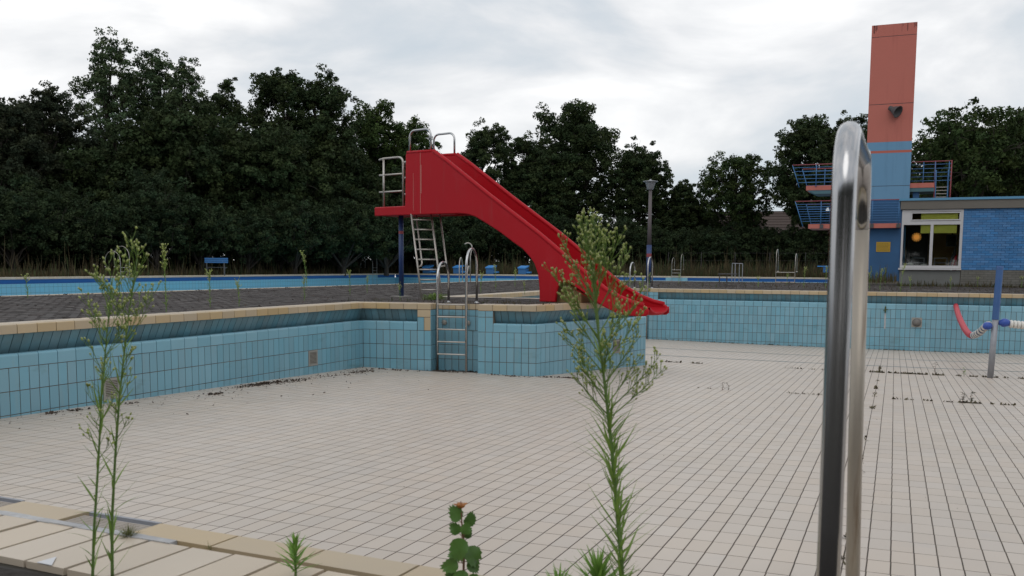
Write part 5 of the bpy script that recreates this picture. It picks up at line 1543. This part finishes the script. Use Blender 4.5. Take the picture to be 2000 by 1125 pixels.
def big_weed(label, base, path, r0, branches, leaves, seed, head_r=.0019, name='flowering_weed', twig=(.018, .036), nt=9, cat='weed'):
    """path: stem points (local); branches: (height fraction, azimuth deg, lean deg, length); leaves: (f0, f1, n, length, width)"""
    r = random.Random(seed)
    root = empty(name, label, cat, base)
    pts = [Vector(p) for p in path]
    cum = [0]
    for a, b in zip(pts, pts[1:]): cum.append(cum[-1] + (b - a).length)
    def at(f):
        s_ = f * cum[-1]
        for i in range(len(pts) - 1):
            if s_ <= cum[i + 1] + 1e-9:
                t = (s_ - cum[i]) / (cum[i + 1] - cum[i]); return pts[i].lerp(pts[i + 1], t), (pts[i + 1] - pts[i]).normalized()
        return pts[-1], (pts[-1] - pts[-2]).normalized()
    fine = [at(k / 24)[0] for k in range(25)]
    mb = MB(); mb.tube(fine, [r0 * (1 - .72 * k / 24) for k in range(25)], 7); mb.build('stem', M['weed_stem'], root, smooth=True)
    hb = MB()
    for f, az, lean, L in branches:
        p, _ = at(f)
        a = math.radians(az + r.uniform(-8, 8)); le = math.radians(lean)
        d = Vector((math.cos(a) * math.sin(le), math.sin(a) * math.sin(le), math.cos(le)))
        bp = [p]; dd = d.copy(); nseg = 8
        for k in range(nseg):
            dd = (dd + Vector((r.uniform(-.05, .05), r.uniform(-.05, .05), .03))).normalized()
            bp.append(bp[-1] + dd * (L / nseg))
        mb = MB(); rb = r0 * .30
        mb.tube(bp, [rb * (1 - .7 * k / nseg) for k in range(nseg + 1)], 5)
        # twigs with flower heads
        ntw = max(3, int(nt * L / .10))
        for k in range(ntw):
            t = .28 + .72 * (k + r.random() * .6) / ntw
            i = min(nseg - 1, int(t * nseg)); q = bp[i].lerp(bp[i + 1], t * nseg - i)
            bd_ = (bp[i + 1] - bp[i]).normalized()
            aa = r.uniform(0, 2 * PI)
            o1 = bd_.orthogonal().normalized(); o2 = bd_.cross(o1)
            td = (bd_ * r.uniform(.7, 1.3) + (o1 * math.cos(aa) + o2 * math.sin(aa)) * .8 + Vector((0, 0, .45))).normalized()
            TLn = r.uniform(*twig) * (1.15 - .45 * t)
            e_ = q + td * TLn
            mid = q.lerp(e_, .5) + Vector((0, 0, -.0015))
            mb.tube([q, mid, e_], [.0007, .0006, .00045], 4, cap=False)
            head(hb, e_, td + Vector((0, 0, .5)), head_r * r.uniform(.8, 1.15), head_r * 2.6 * r.uniform(.85, 1.25))
            for z in range(r.choice([0, 1, 1, 2])):
                f2 = r.uniform(.35, .8); q2 = q.lerp(e_, f2)
                d2 = (td + Vector((r.uniform(-.7, .7), r.uniform(-.7, .7), .5))).normalized()
                e2 = q2 + d2 * TLn * r.uniform(.3, .6)
                mb.tube([q2, e2], [.0005, .0004], 3, cap=False)
                head(hb, e2, d2 + Vector((0, 0, .5)), head_r * r.uniform(.75, 1.05), head_r * 2.5 * r.uniform(.85, 1.2))
            if r.random() < .5:
                blade(mb, q, (td + Vector((0, 0, .1))), TLn * r.uniform(.7, 1.2), .0022, .5, segs=3)
        mb.build('branch', M['weed_leaf'], root)
    if hb.v: tag(hb.build('flower_heads', [M['weed_head'], M['weed_tip']], root), kind='stuff')
    for f0, f1, n_, LL, ww in leaves:
        for k in range(n_):
            f = f0 + (f1 - f0) * (k + r.random() * .7) / n_
            p, tdir = at(f)
            a = k * 2.4 + r.uniform(-.4, .4); a += r.uniform(-.9, .9); le = math.radians(r.uniform(20, 58))
            d = Vector((math.cos(a) * math.sin(le), math.sin(a) * math.sin(le), math.cos(le)))
            mb = MB(); blade(mb, p, d, LL * r.uniform(.45, 1.25), ww * r.uniform(.65, 1.2), r.uniform(-.7, .6), segs=5)
            mb.build('leaf', M['weed_leaf'], root)
    return root
def br_ring(f0, f1, n_, lean0, lean1, L0, L1, seed, az0=0):
    r = random.Random(seed); o = []
    for k in range(n_):
        t = (k + r.uniform(-.3, .3)) / max(1, n_ - 1); t = min(1, max(0, t))
        o.append((f0 + (f1 - f0) * t, az0 + k * 137.5 + r.uniform(-20, 20), lean0 + (lean1 - lean0) * t + r.uniform(-6, 6), (L0 + (L1 - L0) * t) * r.uniform(.8, 1.2)))
    return o
# the big weed in front of the slide (stem leans left as it rises)
big_weed('tall flowering weed in front of the lower end of the red slide', (.214, 1.755, .448),
         [(.0, 0, 0), (-.004, 0, .10), (-.014, .003, .20), (-.024, .006, .30), (-.038, .008, .42), (-.055, .008, .54), (-.064, .006, .63), (-.068, .004, .66)], .0052,
         [(.56, 0, 52, .135), (.57, 180, 45, .10), (.60, 200, 40, .10), (.60, 20, 40, .10), (.62, 90, 40, .09), (.64, 165, 42, .12), (.66, 345, 38, .12), (.68, 270, 40, .09), (.69, 185, 40, .12), (.71, 5, 40, .125),
          (.735, 200, 36, .13), (.75, 345, 38, .14), (.78, 175, 32, .13), (.80, 10, 33, .12), (.82, 100, 30, .10)]
         + br_ring(.58, .80, 5, 50, 38, .12, .13, 9) + br_ring(.86, .985, 15, 38, 12, .12, .085, 8), [(.02, .56, 120, .086, .0088), (.50, .80, 28, .06, .0062)], 11, head_r=.0019, nt=12)
big_weed('left one of the two thin flowering weeds at the left, near the camera', (-.853, 1.88, .445),
         [(0, 0, 0), (.008, 0, .12), (.022, 0, .26), (.034, 0, .40), (.05, 0, .53), (.064, 0, .63)], .0032,
         br_ring(.42, .74, 9, 40, 36, .04, .06, 21) + br_ring(.74, .985, 12, 44, 16, .105, .045, 22), [(.02, .62, 34, .064, .0072), (.5, .9, 34, .036, .005)], 12, head_r=.0022, nt=7)
big_weed('right and taller one of the two thin flowering weeds at the left, near the camera', (-.829, 1.92, .445),
         [(0, 0, 0), (.004, 0, .13), (.016, 0, .27), (.03, 0, .40), (.052, 0, .55), (.075, 0, .675)], .0035,
         br_ring(.44, .74, 9, 42, 36, .045, .07, 31) + br_ring(.74, .985, 13, 44, 14, .11, .045, 32), [(.02, .62, 36, .066, .0072), (.5, .9, 36, .036, .005)], 13, head_r=.0022, nt=7)
# bright leafy seedlings at the bottom of the picture
def seedling(label, base, H, seed, n_=34, L=.045, w=.0055):
    root = empty('weed_seedling', label, 'seedling', base)
    r = random.Random(seed)
    mb = MB(); mb.tube([(0, 0, -.02), (.001, 0, H * .5), (0, 0, H)], [.003, .0026, .0012], 6); mb.build('stem', M['weed_stem'], root, smooth=True)
    for k in range(n_):
        f = k / (n_ - 1)
        a = k * 2.4; le = math.radians(62 - 46 * f + r.uniform(-8, 8))
        d = Vector((math.cos(a) * math.sin(le), math.sin(a) * math.sin(le), math.cos(le)))
        mb = MB(); blade(mb, Vector((0, 0, H * (.15 + .85 * f))), d, L * (1.15 - .55 * f) * r.uniform(.85, 1.15), w, .35, segs=5)
        mb.build('leaf', M['weed_bright'], root)
seedling('bright green leafy seedling in the tile joint, bottom left of the young aspen', (-.443, 1.90, .458), .074, 3, 40, .052, .0100)
seedling('bright green leafy seedling directly left of the big weed stem', (.166, 1.75, .458), .062, 5, 60, .088, .0125)
seedling('smaller bright green seedling at the bottom edge, left of the seedling by the big weed', (.092, 1.75, .458), .036, 6, 40, .068, .0115)
# aspen sapling with round toothed leaves
asp = empty('aspen_sapling', 'young aspen sapling with round toothed leaves at the bottom of the photo', 'sapling', (-.096, 1.85, .452))
mb = MB(); mb.tube([(0, 0, 0), (.003, 0, .08), (-.002, 0, .14), (-.004, 0, .184)], [.0028, .0022, .0016, .0009], 7); mb.build('stem', M['aspen_stem'], asp, smooth=True)
ra_ = random.Random(12)
def round_leaf(r_, T, m_):
    vs = [(0, 0, 0)]; N_ = 26
    for k in range(N_):
        a = 2 * PI * k / N_
        q = r_ * (1 + (.075 if k % 2 else -.06)) * ra_.uniform(.95, 1.05)
        v_ = (1 - math.cos(a)) / 2
        x = q * math.sin(a) * (1.06 - .34 * v_); y = 2.05 * q * v_
        vs.append((x, y, .30 * abs(x) - .22 * y * y / (2 * r_) + r_ * .10 * math.sin(3 * a + r_ * 900)))
    vs[0] = (0, r_ * .95, -.10 * r_)
    mb = MB(); mb.add([T @ Vector(v) for v in vs], [(0, k + 1, (k + 1) % N_ + 1) for k in range(N_)])
    mb.build('leaf', m_, asp, smooth=True)
ra = random.Random(2)
for cx, cz, phi, r_, yo in ((-.004, .140, 112, .0205, -.002), (.006, .128, 70, .0175, .004), (-.003, .112, 128, .0165, .006), (.004, .112, 80, .0155, -.006), (-.002, .118, 262, .0270, -.012),
                            (.005, .096, 300, .0260, -.004), (-.006, .060, 100, .0215, .006), (-.004, .062, 205, .0210, -.006), (.006, .066, 322, .0175, -.008), (.002, .052, 262, .0250, -.010), (-.004, .034, 215, .022, .004), (.006, .034, 320, .022, -.004), (.0, .100, 60, .015, .012), (.0, .06, 150, .016, .012)):
    ph_ = math.radians(phi + ra.uniform(-6, 6))
    ey = Vector((math.cos(ph_), -.18 + yo * 6, math.sin(ph_))).normalized()
    ez = Vector((ra.uniform(-.8, .8), -1, ra.uniform(-.3, .9))); ez = (ez - ey * ez.dot(ey)).normalized(); ex = ey.cross(ez)
    T = Matrix.Identity(4)
    for q in range(3): T[q][0], T[q][1], T[q][2] = ex[q], ey[q], ez[q]
    T = Matrix.Translation((cx + math.cos(ph_) * .006, yo, cz + math.sin(ph_) * .006)) @ T
    round_leaf(r_ * .80, T, M['aspen_leaf'])
    mb = MB(); mb.tube([(0, 0, cz - .004), (cx + math.cos(ph_) * .006, yo, cz + math.sin(ph_) * .006)], .0007, 4); mb.build('leaf_stalk', M['aspen_stem'], asp)
for k in range(4):
    a = k * 1.6 + .3
    T = Matrix.Translation((-.004, 0, .168)) @ Matrix.Rotation(a, 4, 'Z') @ Matrix.Rotation(math.radians(48), 4, 'X')
    round_leaf(.0085, T, M['aspen_young'])

# tufts in the near tile joints
def tuft(name, label, p, n_, h, spread, m_, seed, cat='grass tuft'):
    r = random.Random(seed); mb = MB()
    for k in range(n_):
        a = r.uniform(0, 2 * PI); le = r.uniform(.05, spread); q = Vector((math.cos(a), math.sin(a), 0)) * r.uniform(0, h * .35)
        d = Vector((math.cos(a) * math.sin(le), math.sin(a) * math.sin(le), math.cos(le)))
        blade(mb, q, d, h * r.uniform(.5, 1.1), h * .055, r.uniform(.2, 1.2), segs=3)
    o = mb.build(name, m_); o.location = p
    return tag(o, label, cat)
def near_pt(x, y, z=DZ): 
    q = N0 + dn * x + ZV.cross(dn) * y
    return (q.x, q.y, z)
tuft('grass_tuft', 'green and brown grass tuft in the near tile joint beside the thin weeds', near_pt(-.265, .125), 150, .034, 1.1, M['tuft_green'], 1)
tuft('grass_tuft', 'tiny weed tuft in the near tile joint between two yellow coping tiles', near_pt(-.503, .115), 30, .018, 1.2, M['tuft_green'], 2)
tuft('dry_grass_tuft', 'dry brown grass tuft in the soil at the lower left corner', near_pt(.115, .40), 200, .05, 1.3, M['moss'], 3)
tuft('dry_grass_tuft', 'dry brown stalks in the soil, right of the lower left corner', near_pt(-.10, .46), 80, .03, 1.4, M['moss'], 4)

# deck weeds: four kinds, copied
def deck_weed(h, seed):
    r = random.Random(seed)
    root = empty('deck_weed', 'thin green weed', 'weed')
    mb = MB(); lx_, ly_ = r.uniform(-.10, .10) * h, r.uniform(-.10, .10) * h
    pts = [Vector((lx_ * (k / 6) ** 2, ly_ * (k / 6) ** 2, h * k / 6)) for k in range(7)]
    mb.tube(pts, [.007 * (1 - .7 * k / 6) for k in range(7)], 5); mb.build('stem', M['weed_stem'], root)
    lv = MB()
    for k in range(int(46 * h / .6)):
        f = r.uniform(.08, .95); i = min(5, int(f * 6)); p = pts[i].lerp(pts[i + 1], f * 6 - i)
        a = k * 2.4; le = math.radians(r.uniform(25, 60))
        d = Vector((math.cos(a) * math.sin(le), math.sin(a) * math.sin(le), math.cos(le)))
        blade(lv, p, d,   .10 * (1.1 - .6 * f) * r.uniform(.7, 1.2), .014, .3, segs=3)
    tag(lv.build('leaves', M['weed_leaf'], root), kind='stuff')
    hb = MB()
    for k in range(int(26 * h / .6)):
        f = r.uniform(.68, 1.0); i = min(5, int(f * 6 - 1e-6)); p = pts[i].lerp(pts[i + 1], f * 6 - i)
        d = Vector((r.uniform(-1, 1), r.uniform(-1, 1), 1.2)).normalized()
        q = p + d * r.uniform(.03, .10)
        hb.tube([p, q], [.003, .002], 3, cap=False); head(hb, q, d, .008, .02)
    tag(hb.build('flower_heads', [M['weed_head'], M['weed_tip']], root), kind='stuff')
    return root
protos = [deck_weed(h, 50 + k) for k, h in enumerate((.45, .62, .85, .32))]
used = [False] * 4
DW = [  # x, y, kind, scale, label
 (-4.63, 12.70, 2, 1.0, 'tall thin weed growing from the deck edge right of the two thin front weeds'),
 (-4.55, 14.3, 1, .85, 'weed on the left deck, left one of a close pair'), (-4.2, 14.6, 0, .85, 'weed on the left deck, right one of a close pair'),
 (-3.72, 17.0, 0, .9, 'weed at the coping, left of the blue slide post'), (-5.96, 27.6, 2, 1.15, 'tallest weed on the left deck near the rim of the far pool'),
 (-3.5, 20.5, 1, .8, 'bushy weed on the deck left of the blue slide post'), (-3.3, 21.6, 0, .8, 'small weed on the deck behind the bushy one left of the slide post'),
 (-2.02, 17.1, 0, .65, 'short weed at the foot of the blue slide post'), (-.75, 22.5, 0, 1.0, 'weed left of the gap between ladder and red slide support'),
 (-.45, 25.6, 1, 1.0, 'weed between the pool ladder and the red slide support'), (.08, 29.0, 0, 1.1, 'weed close to the red slide support'), (.28, 21.8, 0, .6, 'short weed beside the beige coping behind the slide support'),
 (7.75, 30.0, 3, 1.0, 'low weed at the far coping, right of the dark table'), (9.97, 34.6, 0, .9, 'weed on the far deck beside the upright ladder rails'), (9.3, 30.4, 1, 1.0, 'bright weed left of the near handrail, the left of two'), (9.6, 29.2, 1, 1.05, 'bright weed just left of the near handrail'),
 (10.5, 28.0, 1, .8, 'weed right of the near handrail, leftmost of three at the far coping'), (10.35, 26.8, 1, .95, 'weed right of the near handrail, second of three at the far coping'), (10.6, 26.0, 2, .85, 'reddish tall weed at the far coping below the left edge of the window'),
 (12.2, 29.2, 0, .8, 'weed in front of the grey panel below the window, left one'), (13.2, 28.7, 0, .8, 'weed in front of the grey panel below the window, right one'), (14.2, 37.7, 2, .8, 'weed against the blue wall of the diving tower, left one'), (14.45, 36.9, 1, 1.0, 'weed against the blue wall of the diving tower, right one'),
 (13.9, 36.4, 0, 1.0, 'weed left of the blue wall of the diving tower'), (16.3, 33.4, 3, 1.0, 'low weed at the foot of the blue brick wall, left one'), (17.6, 32.9, 3, 1.1, 'low weed at the foot of the blue brick wall, right one'),
 (-8.95, 17.55, 3, 1.2, 'low branching weed on the rim of the far pool at the left'), (-1.15, 24.0, 3, .9, 'low weed on the deck behind the pool ladder'), (4.6, 32.0, 3, 1.2, 'low weed on the deck behind the end of the slide'), (6.2, 35.5, 0, .8, 'weed on the deck below the lamp post'),
]
for x, y, k, s_, lab in DW:
    rz = random.uniform(0, 6.28)
    if not used[k]:
        used[k] = True; o = protos[k]; o.location = (x, y, .446); o.rotation_euler = (0, 0, rz); o.scale = (s_,) * 3; o['label'] = lab
    else: o = copy_tree(protos[k], (x, y, .446), rz, lab, s_)
bush = MB(); rb_ = random.Random(77)
for k in range(260):
    a = rb_.uniform(0, 2 * PI); q = Vector((math.cos(a) * rb_.uniform(0, .22), math.sin(a) * rb_.uniform(0, .16), rb_.uniform(0, .10)))
    blade(bush, q, Vector((math.cos(a) * .8, math.sin(a) * .8, rb_.uniform(.2, 1.2))), rb_.uniform(.06, .13), .028, .6, segs=2)
o = bush.build('herb_clump', M['weed_leaf']); o.location = (-1.45, 17.75, .446); tag(o, 'low green herb clump at the foot of the slide ladder', 'weed')

# rough growth on the banks beyond the pools: one mass
def bank(name, n_, ufn, vfn, hlo, hhi, seed, z=.43, w=.035):
    r = np.random.default_rng(seed)
    u = ufn(r, n_); v = vfn(r, n_)
    h = r.uniform(hlo, hhi, n_) * np.where(r.random(n_) < .12, 1.8, 1.0)
    b = u[:, None] * np.array(Uv) + v[:, None] * np.array(Vv); b[:, 2] = z
    a = r.uniform(0, 2 * PI, n_); side = np.stack([np.cos(a), np.sin(a), 0 * a], 1) * w * r.uniform(.5, 1.2, (n_, 1))
    lean = np.stack([r.normal(0, .12, n_), r.normal(0, .12, n_), np.ones(n_)], 1)
    t = b + lean * h[:, None]; m_ = b + lean * h[:, None] * .55 + side * .2
    q = np.stack([b - side * .5, b + side * .5, m_ + side * .6, t + side * .15, t - side * .15, m_ - side * .6], 1).reshape(-1, 3)
    F_ = (np.arange(n_)[:, None] * 6 + np.arange(6)[None])
    c = r.uniform(.5, 1.4, (n_, 1)); g = r.random((n_, 1)) < .25
    col = np.where(g, np.array([[.75, 1.15, .7]]), np.array([[1.15, .95, .8]])) * c
    tag(link(name, np_mesh(name, q, F_, M['far_weed'], tint=np.repeat(col, 6, axis=0))), kind='stuff')
bank('rough_grass', 9000, lambda r, n_: r.uniform(-42, -37.0, n_), lambda r, n_: r.uniform(14, 66, n_), .10, .42, 1)
bank('tall_weeds', 1200, lambda r, n_: r.uniform(-42, -37.3, n_), lambda r, n_: r.uniform(14, 66, n_), .5, 1.15, 2, w=.03)
bank('rough_grass', 14000, lambda r, n_: r.uniform(-38, -2, n_), lambda r, n_: r.uniform(65.2, 72, n_), .15, .55, 3, w=.045)
bank('tall_weeds', 2600, lambda r, n_: r.uniform(-38, -2, n_), lambda r, n_: r.uniform(65.4, 70, n_), .6, 1.25, 4, w=.035)
bank('deck_grass', 900, lambda r, n_: r.uniform(-.4, 4.6, n_), lambda r, n_: BV - .05 - r.exponential(.12, n_), .03, .16, 5, w=.02)
bank('deck_grass', 900, lambda r, n_: r.uniform(-8, 3, n_), lambda r, n_: r.uniform(28.2, 42, n_), .02, .10, 6, w=.02)
bank('deck_grass', 700, lambda r, n_: r.uniform(-9.4, -5.5, n_), lambda r, n_: 14.55 + (r.random(n_)) * 1.2, .01, .06, 7, w=.012)
bank('deck_grass', 500, lambda r, n_: r.uniform(-3.2, -.6, n_), lambda r, n_: r.uniform(45, 53, n_), .1, .5, 8, w=.03)

# saplings rooted in the pool floor joints
def sapling(label, u, v, h, n_, seed, stems=2, m_='moss_green'):
    r = random.Random(seed)
    root = empty('floor_sapling', label, 'sapling', P(u, v, floor_z(u, v)))
    for s_ in range(stems):
        x0 = (s_ - (stems - 1) / 2) * h * .75
        hh = h * r.uniform(.85, 1.1)
        pts = [Vector((x0 + r.uniform(-.01, .01) * k, r.uniform(-.01, .01), hh * k / 4)) for k in range(5)]
        mb = MB(); mb.tube(pts, [.004, .003, .003, .002, .001], 5); mb.build('stem', M['aspen_stem'], root)
        mb = MB()
        for k in range(n_):
            f = r.uniform(.1, 1.0); i = min(3, int(f * 4)); p = pts[i].lerp(pts[i + 1], f * 4 - i)
            a = r.uniform(0, 2 * PI); d = Vector((math.cos(a), math.sin(a), r.uniform(-.2, .9)))
            blade(mb, p, d, h * r.uniform(.2, .34), h * .15, .5, segs=2)
        tag(mb.build('leaves', M[m_], root), kind='stuff')
M['dark_sapling'] = mat('dark_sapling', (0.040, 0.050, 0.022), .6, var=.3)
sapling('dark leafy pair of saplings in the pool floor joint, below the pole', .80, 14.27, .17, 34, 1, 2, 'dark_sapling')
sapling('small pair of dark saplings in the floor joint right of the big weed', -2.47, 14.22, .11, 18, 2, 2, 'dark_sapling')
sapling('bright green sprig in the floor joint left of the pole', .98, 18.92, .17, 16, 3, 1, 'weed_bright')
sapling('single thin dark stalk in the floor joint, right of the handrail', .50, 18.97, .26, 10, 4, 1, 'dark_sapling')

def scatter(name, pts, m_, size, seed, tall=.5, zfn=floor_z):
    """loose bits on the pool floor: curled leaf scraps, moss and sprigs"""
    r = random.Random(seed); mb = MB()
    for u, v, s_ in pts:
        c = P(u, v, zfn(u, v) + .002)
        a = r.uniform(0, 2 * PI); L = size * s_ * r.uniform(.5, 1.3); w_ = L * r.uniform(.3, .65)
        d = Vector((math.cos(a), math.sin(a), r.uniform(0, tall))).normalized(); sd = d.cross(ZV).normalized()
        h = L * r.uniform(.1, .4)
        vs_ = [c - d * L * .5, c - sd * w_ * .5 + ZV * h, c + d * L * .5 + ZV * L * tall * .3, c + sd * w_ * .5 + ZV * h * r.uniform(0, 1)]
        mb.add(vs_, [(0, 1, 2), (0, 2, 3)])
    return tag(mb.build(name, m_), kind='stuff')
rs = random.Random(31)
def clump(u, v, n_, su, sv): return [(u + rs.gauss(0, su), v + rs.gauss(0, sv), rs.uniform(.5, 1.2)) for _ in range(n_)]
lit = []
for u, v, n_, su, sv in ((-8.42, 10.9, 260, .06, .28), (-8.35, 11.45, 200, .10, .26), (-8.22, 9.75, 60, .05, .09), (-8.5, 7.78, 40, .04, .08), (-8.53, 7.5, 30, .04, .06), (-8.4, 8.5, 20, .06, .1), (-8.3, 12.3, 50, .08, .3), (-8.25, 13.4, 130, .08, .2), (-7.95, 13.95, 60, .25, .04),
                        (-8.2, 12.8, 40, .1, .3), (-7.1, 14.25, 50, .16, .03), (-6.0, 14.25, 60, .2, .03), (-7.0, 14.55, 120, .22, .05), (-8.0, 9.2, 24, .5, .6), (-7.6, 10.8, 14, .8, .9), (-5.1, 14.55, 90, .16, .04), (-5.45, 14.42, 40, .1, .03)):
    lit += clump(u, v, n_, su, sv)
lit = [q for q in lit if q[0] > UL + .012]
scatter('leaf_litter', lit, M['dry_leaf'], .045, 1)
jw = []
for u0, u1, n_ in ((-.62, -.35, 60), (-.32, .0, 10), (-.30, .38, 150), (.05, .30, 30), (.46, .66, 60), (.86, .94, 14), (1.08, 1.2, 22), (1.28, 1.55, 50), (1.62, 1.72, 8), (1.86, 2.0, 30), (-4.55, -4.2, 60), (-4.0, -3.75, 30), (-2.2, -1.4, 30)):
    jw += [(rs.uniform(u0, u1), 18.97 + rs.gauss(0, .022), rs.uniform(.5, 1.3)) for _ in range(n_)]
for u0, u1, n_ in ((-.16, .12, 24), (.25, .36, 18), (.5, .62, 14), (.68, .98, 90), (1.06, 1.12, 10), (1.2, 1.38, 30), (1.5, 1.8, 60), (-1.6, -.9, 50), (-2.9, -2.5, 12), (-4.2, -3.6, 16)):
    jw += [(rs.uniform(u0, u1), 14.27 + rs.gauss(0, .014), rs.uniform(.4, 1.1)) for _ in range(n_)]
for v0, v1, n_ in ((18.9, 20.6, 90), (17.0, 17.2, 8), (15.6, 16.0, 34), (14.4, 15.0, 16), (12.9, 13.2, 40), (8, 12, 20), (5, 7.5, 60)):
    for _ in range(n_):
        v = rs.uniform(v0, v1); jw.append((-.305 - .0131 * (v - 7.5) + rs.gauss(0, .014), v, rs.uniform(.3, 1.0)))
jw += [(u, 27.44 - abs(rs.gauss(0, .03)), rs.uniform(.5, 1.2)) for u in [rs.uniform(-7, 2.5) for _ in range(420)]]
jw += [(u + rs.gauss(0, .02), 27.40 - abs(rs.gauss(0, .05)), 1.0) for u in [-4.6, -3.5, -.55, -.4, -.3, -.2] * 12]
scatter('joint_moss', jw, M['moss'], .05, 2, 1.0)
sp = [(rs.uniform(-8, 3), rs.uniform(3, 12), rs.uniform(.2, .6)) for _ in range(420)] + [(rs.uniform(-8.6, 4), rs.uniform(10, 27), rs.uniform(.5, 1.6)) for _ in range(300)] + [(UL + .03 + rs.expovariate(3.0), rs.uniform(6.5, 14.0), rs.uniform(.4, 1.6)) for _ in range(420)]
scatter('floor_specks', sp, M['dry_leaf'], .016, 3, .3)
dl_ = [(rs.uniform(-15.8, -9.2), rs.uniform(8, 26), rs.uniform(.4, 1.1)) for _ in range(220)] + [(FU1 + .36 + abs(rs.gauss(0, .15)), rs.uniform(9, 30), rs.uniform(.5, 1.3)) for _ in range(260)] + [(rs.uniform(-8, 3), 27.9 + rs.random() * 8, rs.uniform(.4, 1.2)) for _ in range(200)]
scatter('deck_litter', dl_, M['dry_leaf'], .055, 4, .4, lambda u, v: .456)
